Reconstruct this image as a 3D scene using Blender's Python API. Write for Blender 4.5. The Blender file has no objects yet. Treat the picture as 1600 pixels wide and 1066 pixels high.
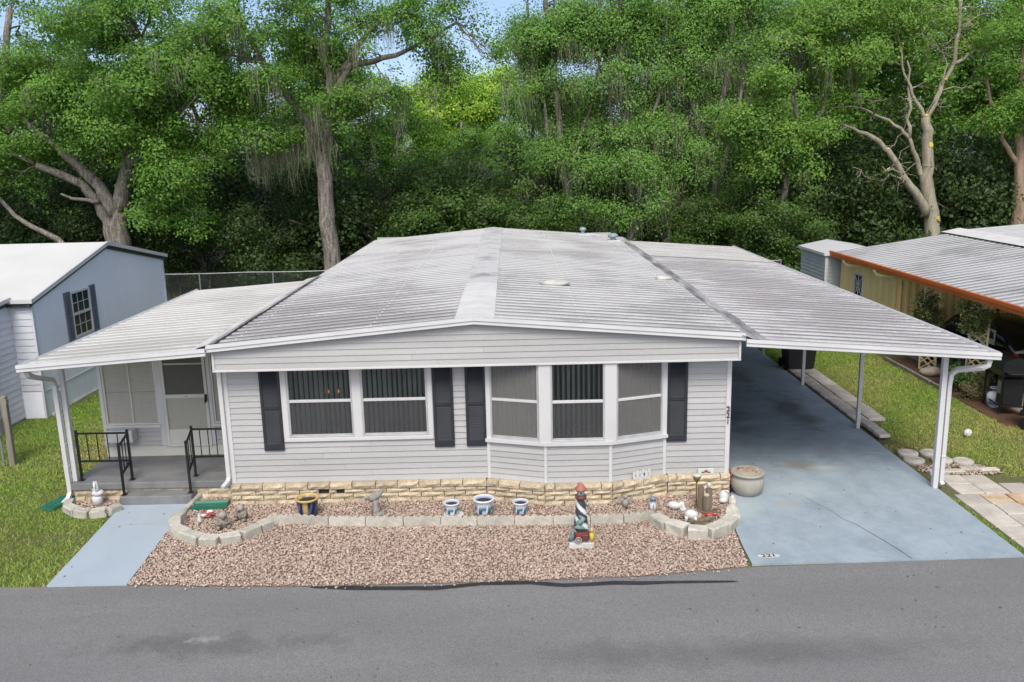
import bpy, math, random
import numpy as np
from mathutils import Vector, Matrix
R = math.radians
random.seed(7)
rng = np.random.default_rng(11)
S = bpy.context.scene
COL = S.collection

# ------------------------------------------------------------------ camera
cam_d = bpy.data.cameras.new('camera'); cam = bpy.data.objects.new('camera', cam_d); COL.objects.link(cam)
cam_d.sensor_width = 36; cam_d.lens = 1338.8/1600*36; cam_d.clip_end = 2000; cam_d.clip_start = .1
yaw, pit, rol = -0.001, 0.213, -0.023
fw = Vector((math.sin(yaw)*math.cos(pit), math.cos(yaw)*math.cos(pit), -math.sin(pit)))
rt = Vector((math.cos(yaw), -math.sin(yaw), 0)); up = rt.cross(fw)
r2 = rt*math.cos(rol)+up*math.sin(rol); u2 = -rt*math.sin(rol)+up*math.cos(rol)
mw = Matrix((r2, u2, -fw)).transposed().to_4x4(); mw.translation = Vector((4.827, -13.683, 5.652))
cam.matrix_world = mw
S.camera = cam
# ------------------------------------------------------------------ sky and sun
SUN_EL, SUN_AZ = 52, 183      # azimuth clockwise from +y (north); light comes from straight behind the camera
w = bpy.data.worlds.new('World'); S.world = w; w.use_nodes = True
nt = w.node_tree; bg = nt.nodes['Background']
sky = nt.nodes.new('ShaderNodeTexSky'); sky.sky_type = 'NISHITA'; sky.sun_disc = False
sky.sun_elevation = R(SUN_EL); sky.sun_rotation = R(SUN_AZ); sky.dust_density = 2.5; sky.ozone_density = .3; sky.air_density = .6
nt.links.new(sky.outputs[0], bg.inputs[0]); bg.inputs[1].default_value = 0.15
sd = bpy.data.lights.new('sun', 'SUN'); sd.energy = 1.5; sd.angle = R(24); sd.color = (1, .985, .87)
so = bpy.data.objects.new('sun', sd); COL.objects.link(so)
sv = Vector((math.sin(R(SUN_AZ))*math.cos(R(SUN_EL)), math.cos(R(SUN_AZ))*math.cos(R(SUN_EL)), math.sin(R(SUN_EL))))
so.rotation_euler = (-sv).to_track_quat('-Z', 'Y').to_euler()
S.view_settings.view_transform = 'Standard'; S.view_settings.look = 'None'; S.view_settings.gamma = 1
S.view_settings.use_curve_mapping = False; S.view_settings.exposure = 0.70
S.cycles.max_bounces = 6; S.cycles.transparent_max_bounces = 12; S.cycles.diffuse_bounces = 3
S.cycles.use_denoising = True

# ------------------------------------------------------------------ materials
class NT:
    def __init__(s, name):
        s.m = bpy.data.materials.new(name); s.m.use_nodes = True; s.t = s.m.node_tree; s.n = s.t.nodes
        s.b = s.n['Principled BSDF']; s.out = s.n['Material Output']
    def new(s, k, **kw):
        n = s.n.new('ShaderNode'+k)
        for a, v in kw.items(): setattr(n, a, v)
        return n
    def ln(s, a, b): s.t.links.new(a, b)
    def coord(s, kind='Object', scale=(1, 1, 1)):
        c = s.new('TexCoord') if kind != 'Pos' else s.new('NewGeometry')
        o = c.outputs['Position' if kind == 'Pos' else kind]
        mp = s.new('Mapping'); mp.inputs['Scale'].default_value = scale; s.ln(o, mp.inputs[0]); return mp.outputs[0]
    def noise(s, vec, scale=5, detail=4, rough=.55):
        n = s.new('TexNoise'); n.inputs['Scale'].default_value = scale; n.inputs['Detail'].default_value = detail
        n.inputs['Roughness'].default_value = rough; s.ln(vec, n.inputs['Vector']); return n.outputs['Fac']
    def ramp(s, f, lo, hi, a=0., b=1.):
        n = s.new('MapRange'); n.inputs[1].default_value = lo; n.inputs[2].default_value = hi
        n.inputs[3].default_value = a; n.inputs[4].default_value = b; s.ln(f, n.inputs[0]); return n.outputs[0]
    def math(s, op, a, b=None):
        n = s.new('Math', operation=op)
        for i, v in enumerate((a, b)):
            if v is None: continue
            if isinstance(v, (int, float)): n.inputs[i].default_value = v
            else: s.ln(v, n.inputs[i])
        return n.outputs[0]
    def mix(s, f, a, b, mode='MIX'):
        n = s.new('Mix', data_type='RGBA', blend_type=mode)
        for i, v in ((0, f), (6, a), (7, b)):
            if isinstance(v, (int, float)): n.inputs[i].default_value = v
            elif isinstance(v, tuple): n.inputs[i].default_value = (*v[:3], 1)
            else: s.ln(v, n.inputs[i])
        return n.outputs[2]
    def bump(s, f, strength=.3, dist=.01):
        n = s.new('Bump'); n.inputs['Strength'].default_value = strength; n.inputs['Distance'].default_value = dist
        s.ln(f, n.inputs['Height']); s.ln(n.outputs[0], s.b.inputs['Normal'])
    def spot(s, center, rad, pos, nz):
        v = s.new('VectorMath', operation='SUBTRACT'); s.ln(pos, v.inputs[0]); v.inputs[1].default_value = center
        k = s.new('VectorMath', operation='MULTIPLY'); s.ln(v.outputs[0], k.inputs[0]); k.inputs[1].default_value = (1/rad[0], 1/rad[1], 0)
        l = s.new('VectorMath', operation='LENGTH'); s.ln(k.outputs[0], l.inputs[0])
        d = s.math('ADD', l.outputs['Value'], s.ramp(nz, .2, .8, -.7, .7))
        return s.ramp(d, .25, 1., 1., 0.)

MATS = {}
K = .80
def pm(name, c1, rough=.55, c2=None, scale=4, stretch=(1, 1, 1), lohi=(.35, .65), metal=0, bump=0, bscale=60, rand=0, spec=.5, coord='Object', fine=0.0):
    if name in MATS: return MATS[name]
    t = NT(name); b = t.b
    b.inputs['Roughness'].default_value = rough; b.inputs['Metallic'].default_value = metal
    b.inputs['Specular IOR Level'].default_value = spec
    if c2 is None: c2 = tuple(x*.82 for x in c1)
    c1 = tuple(x*K for x in c1); c2 = tuple(x*K for x in c2)
    vec = t.coord(coord, stretch)
    f = t.ramp(t.noise(vec, scale), lohi[0], lohi[1])
    c = t.mix(f, c1, c2)
    if fine:
        f2 = t.noise(t.coord(coord), bscale, 2)
        c = t.mix(1., c, t.mix(t.ramp(f2, .3, .7), (1-fine,)*3, (1+fine,)*3), 'MULTIPLY')
    if rand:
        oi = t.new('ObjectInfo')
        v = t.ramp(oi.outputs['Random'], 0, 1, 1-rand, 1+rand*.6)
        h = t.new('HueSaturation'); t.ln(c, h.inputs['Color']); t.ln(v, h.inputs['Value']); c = h.outputs[0]
    t.ln(c, b.inputs['Base Color'])
    if bump:
        t.bump(t.noise(t.coord(coord), bscale, 3), bump, .01)
    MATS[name] = t.m; return t.m

def attr_mat(name, rough=.5, trans=0., spec=.4, tint=(1, 1, 1), bump=0):
    if name in MATS: return MATS[name]
    t = NT(name); a = t.new('Attribute', attribute_name='Col')
    t.b.inputs['Roughness'].default_value = rough; t.b.inputs['Specular IOR Level'].default_value = spec
    c = t.mix(1., a.outputs['Color'], tint, 'MULTIPLY')
    t.ln(c, t.b.inputs['Base Color'])
    if bump: t.bump(t.noise(t.coord(), 60, 3), bump, .01)
    if trans:
        tr = t.new('BsdfTranslucent'); t.ln(t.mix(1., c, (1.25, 1.3, .7), 'MULTIPLY'), tr.inputs[0])
        ms = t.new('MixShader'); ms.inputs[0].default_value = trans
        t.ln(t.b.outputs[0], ms.inputs[1]); t.ln(tr.outputs[0], ms.inputs[2]); t.ln(ms.outputs[0], t.out.inputs[0])
    MATS[name] = t.m; return t.m

WHITE = pm('white_paint', (.68, .68, .68), .5, (.58, .58, .585), 1.2, lohi=(.45, .8))
OFFW = pm('cream_paint', (.76, .75, .68), .5, (.66, .65, .58), 2)
SIDING = pm('grey_vinyl', (.515, .515, .51), .6, (.455, .455, .45), .9, stretch=(.5, 1, 4), rand=.05, coord='Pos', fine=.03, bscale=14)
SIDING_W = pm('white_vinyl', (.72, .74, .79), .5, (.64, .66, .72), 1.5, rand=.03)
PANEL_W = pm('white_panel', (1.02, 1.05, 1.12), .5, (.96, .99, 1.06), .8)
CHAR = pm('charcoal_plastic', (.036, .040, .050), .6, (.028, .032, .040), 6, spec=.3)
CHAR2 = pm('dark_trim', (.05, .055, .07), .5)
BLACK = pm('black_metal', (.012, .012, .014), .35)
BLACKP = pm('black_plastic', (.015, .015, .017), .5)
ALU = pm('aluminium_trim', (.62, .63, .64), .35, metal=.3)
CONC_D = pm('dark_concrete', (.17, .175, .185), .75, (.25, .25, .25), 2.2, bump=.25, bscale=120, fine=.12)
CONC = pm('pale_concrete', (.66, .63, .55), .85, (.50, .475, .40), 5, bump=.5, bscale=45, rand=.16, fine=.15)
PAVER = pm('paver_concrete', (.68, .625, .545), .85, (.53, .485, .42), 3, bump=.35, bscale=80, rand=.2, fine=.14, coord='Pos')
BRICK = pm('split_face_block', (.68, .58, .42), .85, (.53, .43, .285), 9, bump=.9, bscale=38, rand=.2, fine=.2, coord='Pos')
MORTAR = pm('dark_backing', (.05, .042, .032), .95)
WOODG = pm('weathered_wood', (.33, .30, .25), .85, (.22, .2, .17), 12, stretch=(1, 1, .1), bump=.3)
GREENP = pm('green_plastic', (.02, .16, .10), .45, (.03, .2, .13), 5)
YELLOW = pm('yellow_metal', (1.12, .86, .38), .55, (1.0, .76, .33), 1.5)
ORANGE = pm('orange_fascia', (.66, .17, .035), .5, (.56, .14, .03), 2)
SAGE = pm('sage_siding', (.52, .57, .56), .55, (.46, .51, .50), 2)
GALV = pm('galvanised', (.38, .40, .41), .45, metal=.5)
VENTM = pm('blue_grey_vent', (.30, .38, .42), .5)
BARK = pm('oak_bark', (.32, .29, .25), .95, (.11, .098, .084), 13, stretch=(1, 1, .13), bump=1., bscale=16, fine=.4)
BARKP = pm('pale_bark', (.44, .40, .30), .9, (.27, .24, .18), 6, stretch=(1, 1, .3), bump=.7, bscale=26, fine=.2)
BARKR = pm('pine_bark', (.44, .31, .22), .95, (.28, .2, .15), 8, stretch=(1, 1, .3), bump=1., bscale=20, fine=.2)
CUT = pm('fresh_cut_wood', (.80, .58, .08), .7, (.7, .5, .12), 9)
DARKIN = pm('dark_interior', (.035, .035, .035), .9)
BLIND = pm('blind_vinyl', (.62, .62, .60), .6)
CARP = pm('black_car_paint', (.008, .008, .01), .12, spec=.6)
TYRE = pm('tyre_rubber', (.015, .015, .015), .8)
RED = pm('red_lens', (.55, .01, .015), .15)
REDP = pm('red_paint', (.42, .06, .05), .6)
SOIL = pm('potting_soil', (.06, .04, .03), .95, bump=.8, bscale=50)
CERW = pm('white_ceramic', (.78, .78, .76), .3)
STONEG = pm('grey_cast_stone', (.42, .40, .36), .85, (.26, .25, .22), 14, bump=.5)
BROWNST = pm('brown_cast_stone', (.20, .16, .12), .8, (.33, .29, .25), 16, bump=.5)
MULCH = pm('mulch', (.17, .085, .045), .95, (.09, .05, .03), 30, bump=1., bscale=60, coord='Pos', fine=.4)
PAINT = attr_mat('hand_painted', .4, bump=.15)
LEAF = attr_mat('leaf', .5, .42, .35)
GRASSM = attr_mat('grass_blade', .6, .3, .2)
MOSSM = attr_mat('spanish_moss', .95, .2, .1)
STONES = attr_mat('pink_gravel_stone', .8, 0, .3, (.83, .825, .81))

def glass_mat(name, tint, refl_rough=.02):
    t = NT(name); t.n.remove(t.b)
    tr = t.new('BsdfTransparent'); tr.inputs[0].default_value = (*tint, 1)
    gl = t.new('BsdfGlossy'); gl.inputs['Roughness'].default_value = refl_rough
    fr = t.new('Fresnel'); fr.inputs[0].default_value = 1.5
    ms = t.new('MixShader'); t.ln(fr.outputs[0], ms.inputs[0]); t.ln(tr.outputs[0], ms.inputs[1]); t.ln(gl.outputs[0], ms.inputs[2])
    t.ln(ms.outputs[0], t.out.inputs[0]); return t.m
GLASS = glass_mat('window_glass', (.80, .84, .84), .015)
GLASSD = glass_mat('dark_glass', (.25, .28, .28), .02)
def screen_mat(name, col, op):
    t = NT(name); t.b.inputs['Roughness'].default_value = .8
    v = t.coord('Object')
    f = t.noise(t.coord('Object', (1, 1, .06)), 60, 2)
    g = t.noise(t.coord('Object', (.06, 1, 1)), 60, 2)
    c = t.mix(t.ramp(t.math('ADD', f, g), .7, 1.3), tuple(x*.9 for x in col), tuple(x*1.06 for x in col))
    t.ln(c, t.b.inputs['Base Color'])
    tr = t.new('BsdfTransparent'); ms = t.new('MixShader'); ms.inputs[0].default_value = op
    t.ln(tr.outputs[0], ms.inputs[1]); t.ln(t.b.outputs[0], ms.inputs[2]); t.ln(ms.outputs[0], t.out.inputs[0]); return t.m
SCREEN = screen_mat('insect_screen', (.12, .12, .125), .30)
SCREENL = screen_mat('side_screen_pale', (.25, .245, .235), .46)  # bay side insect screens; paler tone stands in for light caught at a slant
SCREENP = screen_mat('porch_screen_vinyl', (.46, .445, .38), .86)

def roof_mat(name, base, dirt, amt, seedv, pitch, lo=.35, zones=()):
    """weathered white metal pans: grime in long down-slope streaks; flats between the ribs darker than the ribs"""
    t = NT(name); t.b.inputs['Roughness'].default_value = .7; t.b.inputs['Specular IOR Level'].default_value = .25
    p = t.coord('Pos'); mp = t.new('Mapping'); mp.inputs['Location'].default_value = (seedv*3.1, seedv*7.7, 0); t.ln(p, mp.inputs[0]); p2 = mp.outputs[0]
    st = t.new('Mapping'); st.inputs['Scale'].default_value = (.35, 5.5, 1); t.ln(p2, st.inputs[0])
    streak = t.noise(st.outputs[0], 1.6, 5, .65)
    big = t.noise(p2, .55, 3)
    fine = t.noise(p2, 18, 4, .7)
    s = t.math('ADD', t.math('MULTIPLY', streak, .6), t.math('MULTIPLY', big, .75))
    s = t.math('ADD', s, t.math('MULTIPLY', fine, .22))
    for ce, ra, kk in zones: s = t.math('ADD', s, t.math('MULTIPLY', t.spot(ce, ra, t.coord('Pos'), big), kk))
    f = t.ramp(s, .62, .86, lo, amt); heavy = t.ramp(s, .76, .95, 0, .9*amt)
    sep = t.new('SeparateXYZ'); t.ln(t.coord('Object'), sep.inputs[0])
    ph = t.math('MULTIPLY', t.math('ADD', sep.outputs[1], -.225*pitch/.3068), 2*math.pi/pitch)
    val = t.ramp(t.math('COSINE', ph), -.25, .35, .10, 1.)  # band mask: flats take more of the dark colour than the ribs
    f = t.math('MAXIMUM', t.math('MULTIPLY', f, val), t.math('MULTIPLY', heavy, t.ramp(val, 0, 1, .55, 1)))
    base = tuple(x*K for x in base); dirt = tuple(x*K for x in dirt)
    c = t.mix(t.ramp(fine, .3, .75), base, tuple(x*.86 for x in base))
    c = t.mix(f, c, dirt)
    t.ln(c, t.b.inputs['Base Color']); return t.m
PITCH = .3068
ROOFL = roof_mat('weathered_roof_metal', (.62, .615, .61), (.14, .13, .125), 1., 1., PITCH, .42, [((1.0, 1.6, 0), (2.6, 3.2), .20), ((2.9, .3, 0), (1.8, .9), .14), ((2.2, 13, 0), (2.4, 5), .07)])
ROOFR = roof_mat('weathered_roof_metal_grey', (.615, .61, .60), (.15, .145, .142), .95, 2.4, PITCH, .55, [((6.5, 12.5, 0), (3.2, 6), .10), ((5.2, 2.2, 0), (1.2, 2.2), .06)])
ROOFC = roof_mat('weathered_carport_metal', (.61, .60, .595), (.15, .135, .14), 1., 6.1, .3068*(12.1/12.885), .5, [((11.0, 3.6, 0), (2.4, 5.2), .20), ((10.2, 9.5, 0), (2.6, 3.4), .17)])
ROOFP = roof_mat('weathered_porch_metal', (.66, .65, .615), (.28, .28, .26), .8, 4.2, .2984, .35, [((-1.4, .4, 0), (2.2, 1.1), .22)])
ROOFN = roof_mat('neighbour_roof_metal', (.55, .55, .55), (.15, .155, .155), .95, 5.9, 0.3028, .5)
CAPM = pm('stained_ridge_cap', (.62, .61, .60), .8, (.25, .25, .255), 1.3, stretch=(1.2, .9, 1), lohi=(.52, .76), fine=.15, bscale=30, coord='Pos')
CAPC = pm('clean_ridge_cap', (.76, .75, .73), .85, (.66, .65, .63), 3, coord='Pos', spec=.15, fine=.06)
FLASH = pm('dirty_flashing', (.52, .52, .52), .8, (.17, .165, .165), 1.6, stretch=(3, .5, 1), lohi=(.35, .6), coord='Pos', fine=.2, bscale=30)

# ------------------------------------------------------------------ mesh helpers
class MB:
    def __init__(s): s.v = []; s.f = []; s.c = []; s.cur = (1, 1, 1)
    def col(s, c): s.cur = c; return s
    def add(s, vs, fs):
        o = len(s.v); s.v += [tuple(p) for p in vs]; s.c += [s.cur]*len(vs); s.f += [tuple(i+o for i in f) for f in fs]; return s
    def box(s, x0, x1, y0, y1, z0, z1):
        return s.add([(x0, y0, z0), (x1, y0, z0), (x1, y1, z0), (x0, y1, z0), (x0, y0, z1), (x1, y0, z1), (x1, y1, z1), (x0, y1, z1)],
                     [(0, 3, 2, 1), (4, 5, 6, 7), (0, 1, 5, 4), (1, 2, 6, 5), (2, 3, 7, 6), (3, 0, 4, 7)])
    def cbox(s, x0, x1, y0, y1, z0, z1, b=.006, jit=0, rot=None):
        """box with every edge chamfered"""
        vs, idx = [], {}
        X, Y, Z = (x0, x1), (y0, y1), (z0, z1)
        for i in (0, 1):
            for j in (0, 1):
                for k in (0, 1):
                    sx, sy, sz = (1, -1)[i], (1, -1)[j], (1, -1)[k]
                    J = lambda: (random.random()-.5)*2*jit
                    for a, q in enumerate(((0, b, b), (b, 0, b), (b, b, 0))):
                        idx[i, j, k, a] = len(vs); vs.append((X[i]+sx*q[0]+J(), Y[j]+sy*q[1]+J(), Z[k]+sz*q[2]+J()))
        g = lambda *a: idx[a]
        fs = []
        for e in (0, 1):
            q = [g(e, 0, 0, 0), g(e, 1, 0, 0), g(e, 1, 1, 0), g(e, 0, 1, 0)]; fs.append(q if e else q[::-1])
            q = [g(0, e, 0, 1), g(0, e, 1, 1), g(1, e, 1, 1), g(1, e, 0, 1)]; fs.append(q if e else q[::-1])
            q = [g(0, 0, e, 2), g(1, 0, e, 2), g(1, 1, e, 2), g(0, 1, e, 2)]; fs.append(q if e else q[::-1])
        for i in (0, 1):
            for j in (0, 1):
                fs.append([g(i, j, 0, 0), g(i, j, 0, 1), g(i, j, 1, 1), g(i, j, 1, 0)] if (i+j) % 2 == 0 else [g(i, j, 0, 1), g(i, j, 0, 0), g(i, j, 1, 0), g(i, j, 1, 1)])
                fs.append([g(i, 0, j, 0), g(i, 0, j, 2), g(i, 1, j, 2), g(i, 1, j, 0)] if (i+j) % 2 else [g(i, 0, j, 2), g(i, 0, j, 0), g(i, 1, j, 0), g(i, 1, j, 2)])
                fs.append([g(0, i, j, 1), g(0, i, j, 2), g(1, i, j, 2), g(1, i, j, 1)] if (i+j) % 2 == 0 else [g(0, i, j, 2), g(0, i, j, 1), g(1, i, j, 1), g(1, i, j, 2)])
        for i in (0, 1):
            for j in (0, 1):
                for k in (0, 1):
                    t = [g(i, j, k, 0), g(i, j, k, 1), g(i, j, k, 2)]; fs.append(t if (i+j+k) % 2 else t[::-1])
        return s.add(vs, fs)
    def prism(s, poly, axis, a, b):
        """extrude a 2-D polygon along axis ('x','y','z') from a to b"""
        def P(p, t): return {'x': (t, p[0], p[1]), 'y': (p[0], t, p[1]), 'z': (p[0], p[1], t)}[axis]
        n = len(poly); vs = [P(p, a) for p in poly]+[P(p, b) for p in poly]
        fs = [tuple(range(n-1, -1, -1)), tuple(range(n, 2*n))]+[(i, (i+1) % n, (i+1) % n+n, i+n) for i in range(n)]
        return s.add(vs, fs)
    def tube(s, pts, rad, n=8, cap=True, sq=False, ny=1., jit=0):
        pts = [Vector(p) for p in pts]; m = len(pts)
        if isinstance(rad, (int, float)): rad = [rad]*m
        vs = []; prev = None
        for i, p in enumerate(pts):
            d = (pts[min(i+1, m-1)]-pts[max(i-1, 0)]).normalized()
            if prev is None:
                ref = Vector((0, 0, 1)) if abs(d.z) < .9 else Vector((0, 1, 0)); a = d.cross(ref).normalized()
            else: a = (prev-d*prev.dot(d)).normalized()
            prev = a; b = d.cross(a)
            for k in range(n):
                t = 2*math.pi*(k+(.5 if sq else 0))/n; q = rad[i]*(1.414 if sq else 1)*(1+(random.uniform(-jit, jit)+.6*jit*math.sin(k*2.4+i*.5) if jit else 0))
                vs.append(p+a*math.cos(t)*q+b*math.sin(t)*q*ny)
        fs = [(i*n+k, i*n+(k+1) % n, (i+1)*n+(k+1) % n, (i+1)*n+k) for i in range(m-1) for k in range(n)]
        if cap: fs += [tuple(range(n-1, -1, -1)), tuple(range((m-1)*n, m*n))]
        return s.add(vs, fs)
    def lathe(s, prof, c=(0, 0, 0), n=20, colf=None):
        vs = []; o = len(s.v)
        for (r, z) in prof:
            for k in range(n):
                t = 2*math.pi*k/n; vs.append((c[0]+max(r, 1e-4)*math.cos(t), c[1]+max(r, 1e-4)*math.sin(t), c[2]+z))
        m = len(prof)
        fs = [(i*n+k, i*n+(k+1) % n, (i+1)*n+(k+1) % n, (i+1)*n+k) for i in range(m-1) for k in range(n)]
        fs += [tuple(range(n-1, -1, -1)), tuple(range((m-1)*n, m*n))]
        s.add(vs, fs)
        if colf:
            for i, v in enumerate(vs): s.c[o+i] = colf(math.atan2(v[1]-c[1], v[0]-c[0]), v[2]-c[2])
        return s
    def ball(s, c, r, n=10, m=7, jit=0):
        r = (r, r, r) if isinstance(r, (int, float)) else r
        vs = [(c[0], c[1], c[2]-r[2])]
        for i in range(1, m):
            a = -math.pi/2+math.pi*i/m
            for k in range(n):
                t = 2*math.pi*k/n; q = 1+(random.random()-.5)*2*jit
                vs.append((c[0]+r[0]*math.cos(a)*math.cos(t)*q, c[1]+r[1]*math.cos(a)*math.sin(t)*q, c[2]+r[2]*math.sin(a)*q))
        vs.append((c[0], c[1], c[2]+r[2])); L = len(vs)-1
        fs = [(0, 1+(k+1) % n, 1+k) for k in range(n)]
        for i in range(m-2):
            for k in range(n): fs.append((1+i*n+k, 1+i*n+(k+1) % n, 1+(i+1)*n+(k+1) % n, 1+(i+1)*n+k))
        fs += [(L, 1+(m-2)*n+k, 1+(m-2)*n+(k+1) % n) for k in range(n)]
        return s.add(vs, fs)
    def mesh(s, name, mat, smooth=False):
        me = bpy.data.meshes.new(name); me.from_pydata(s.v, [], s.f); me.update()
        if any(c != (1, 1, 1) for c in s.c):
            a = me.color_attributes.new('Col', 'FLOAT_COLOR', 'POINT')
            a.data.foreach_set('color', np.array([(*c, 1) for c in s.c], dtype=np.float32).ravel())
        me.materials.append(mat)
        if smooth: me.polygons.foreach_set('use_smooth', [True]*len(me.polygons))
        return me
    def build(s, name, mat, parent=None, smooth=False, loc=None, rz=0, **tags):
        return put(name, s.mesh(name, mat, smooth), parent, loc, rz, **tags)

def put(name, me, parent=None, loc=None, rz=0, **tags):
    o = bpy.data.objects.new(name, me); COL.objects.link(o)
    if parent: o.parent = parent
    if loc is not None: o.location = loc
    if rz: o.rotation_euler = (0, 0, rz)
    for k, v in tags.items():
        if v is not None: o[k] = v
    return o
def thing(name, label, cat, loc=(0, 0, 0), rz=0, group=None):
    return put(name, None, None, loc, rz, label=label, category=cat, group=group)
def np_mesh(name, V, F, mat, col=None, smooth=False):
    me = bpy.data.meshes.new(name); n, k = F.shape
    me.vertices.add(len(V)); me.vertices.foreach_set('co', V.astype(np.float32).ravel())
    me.loops.add(n*k); me.loops.foreach_set('vertex_index', F.astype(np.int32).ravel())
    me.polygons.add(n); me.polygons.foreach_set('loop_start', np.arange(0, n*k, k, dtype=np.int32))
    try: me.polygons.foreach_set('loop_total', np.full(n, k, dtype=np.int32))
    except Exception: pass
    if smooth: me.polygons.foreach_set('use_smooth', np.ones(n, dtype=bool))
    me.update(calc_edges=True)
    if col is not None:
        a = me.color_attributes.new('Col', 'FLOAT_COLOR', 'POINT')
        a.data.foreach_set('color', np.concatenate([col, np.ones((len(col), 1))], 1).astype(np.float32).ravel())
    me.materials.append(mat); return me
def text_mesh(txt, size, mat, depth=.003):
    cu = bpy.data.curves.new('t', 'FONT'); cu.body = txt; cu.size = size; cu.extrude = depth; cu.align_x = 'CENTER'; cu.align_y = 'CENTER'; cu.offset = size*.012
    o = bpy.data.objects.new('t', cu); COL.objects.link(o); dg = bpy.context.evaluated_depsgraph_get()
    me = bpy.data.meshes.new_from_object(o.evaluated_get(dg)); bpy.data.objects.remove(o); bpy.data.curves.remove(cu)
    me.materials.clear(); me.materials.append(mat); return me
def fnoise(P, seed=0, oct=3):
    """cheap smooth noise in [-1,1] for numpy points"""
    r = np.random.default_rng(seed); out = np.zeros(len(P)); a = 1.; tot = 0
    for o in range(oct):
        for _ in range(3):
            k = r.normal(size=P.shape[1])*(1.8**o); out += a*np.sin(P@k+r.uniform(0, 6.28)); tot += a*.6
        a *= .6
    return np.clip(out/tot, -1, 1)

# ------------------------------------------------------------------ ground, road, drive
def sheet(name, poly, z, mat, thick=0, **t):
    mb = MB()
    if thick: mb.prism(poly, 'z', z-thick, z)
    else: mb.add([(p[0], p[1], z) for p in poly], [tuple(range(len(poly)))])
    return mb.build(name, mat, **t)
def ground_mat():
    t = NT('lawn_soil'); p = t.coord('Pos'); t.b.inputs['Roughness'].default_value = .95
    a = t.ramp(t.noise(p, .7, 4), .35, .65); b = t.noise(p, 30, 3)
    c = t.mix(a, (.11, .13, .035), (.20, .17, .075)); c = t.mix(t.ramp(b, .3, .7), c, (.06, .07, .025))
    sp = t.new('SeparateXYZ'); t.ln(p, sp.inputs[0])
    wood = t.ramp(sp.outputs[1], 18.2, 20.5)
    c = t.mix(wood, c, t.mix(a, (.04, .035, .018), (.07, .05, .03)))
    t.ln(c, t.b.inputs['Base Color']); t.bump(b, .6, .02); return t.m
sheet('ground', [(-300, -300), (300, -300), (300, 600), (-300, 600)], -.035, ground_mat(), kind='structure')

def road_mat():
    t = NT('asphalt'); p = t.coord('Pos'); t.b.inputs['Roughness'].default_value = .8
    f1 = t.noise(p, 70, 3, .8); big = t.noise(t.coord('Pos', (.25, 1, 1)), 1.1, 4)
    c = t.mix(t.ramp(big, .35, .68), (.30, .297, .296), (.235, .233, .235))
    c = t.mix(t.ramp(f1, .35, .66), tuple([.13]*3), c)
    sp = t.ramp(t.noise(p, 55, 1), .66, .74)
    c = t.mix(t.math('MULTIPLY', sp, .7), c, (.37, .36, .34))
    s1 = t.spot((1.1, -4.35, 0), (1.9, .34), p, t.noise(p, 2.5, 3)); c = t.mix(t.math('MULTIPLY', s1, .45), c, (.07, .07, .073))
    s2 = t.spot((1.0, -4.25, 0), (.24, .09), p, t.noise(p, 9, 3)); c = t.mix(t.math('MULTIPLY', s2, .7), c, (.36, .36, .36))
    s3 = t.spot((7.2, -4.75, 0), (3.4, .4), p, t.noise(p, 1.6, 3)); c = t.mix(t.math('MULTIPLY', s3, .35), c, (.075, .073, .073))
    t.ln(t.mix(1., c, (.86, .86, .85), 'MULTIPLY'), t.b.inputs['Base Color']); t.bump(f1, .5, .006); return t.m
edge = [(-60, -2.5), (-14, -2.72), (-2.3, -2.80), (-.5, -2.83), (.8, -2.93), (2.1, -2.98), (4.7, -2.96), (6.5, -2.9), (8.0, -2.7), (10.1, -2.63), (12.0, -2.59), (24, -2.4), (60, -1.8)]
road = sheet('road', [(60, -10.4), (60, -1.8)][:1]+[(60, -1.8)]+edge[::-1][1:]+[(-60, -10.4)], -.022, road_mat(), kind='structure')
# tar seal squeezed along a crack near the road edge
seal = [(2.0, -3.0, .012), (2.13, -3.01, .03), (2.6, -3.045, .05), (3.01, -3.07, .055), (3.7, -3.1, .05), (4.05, -3.05, .045), (4.31, -3.01, .045), (4.7, -3.0, .045), (5.0, -3.01, .05), (5.25, -3.06, .05), (5.43, -3.1, .055), (5.8, -3.09, .05), (6.12, -3.06, .05), (6.5, -3.09, .04), (6.81, -3.08, .04), (7.3, -3.09, .035), (7.7, -3.1, .02), (7.78, -3.1, .004)]
mb = MB(); vs = []
for x, y, hw in seal:
    j = random.uniform(.75, 1.2); vs += [(x, y-hw*j*1.15, -.017), (x, y+hw*j*1.15, -.017)]
mb.add(vs, [(2*i, 2*i+2, 2*i+3, 2*i+1) for i in range(len(seal)-1)])
mb.build('tar_seal', pm('tar', (.022, .022, .024), .55, (.04, .04, .042), 8, bump=.3), road)

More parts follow.
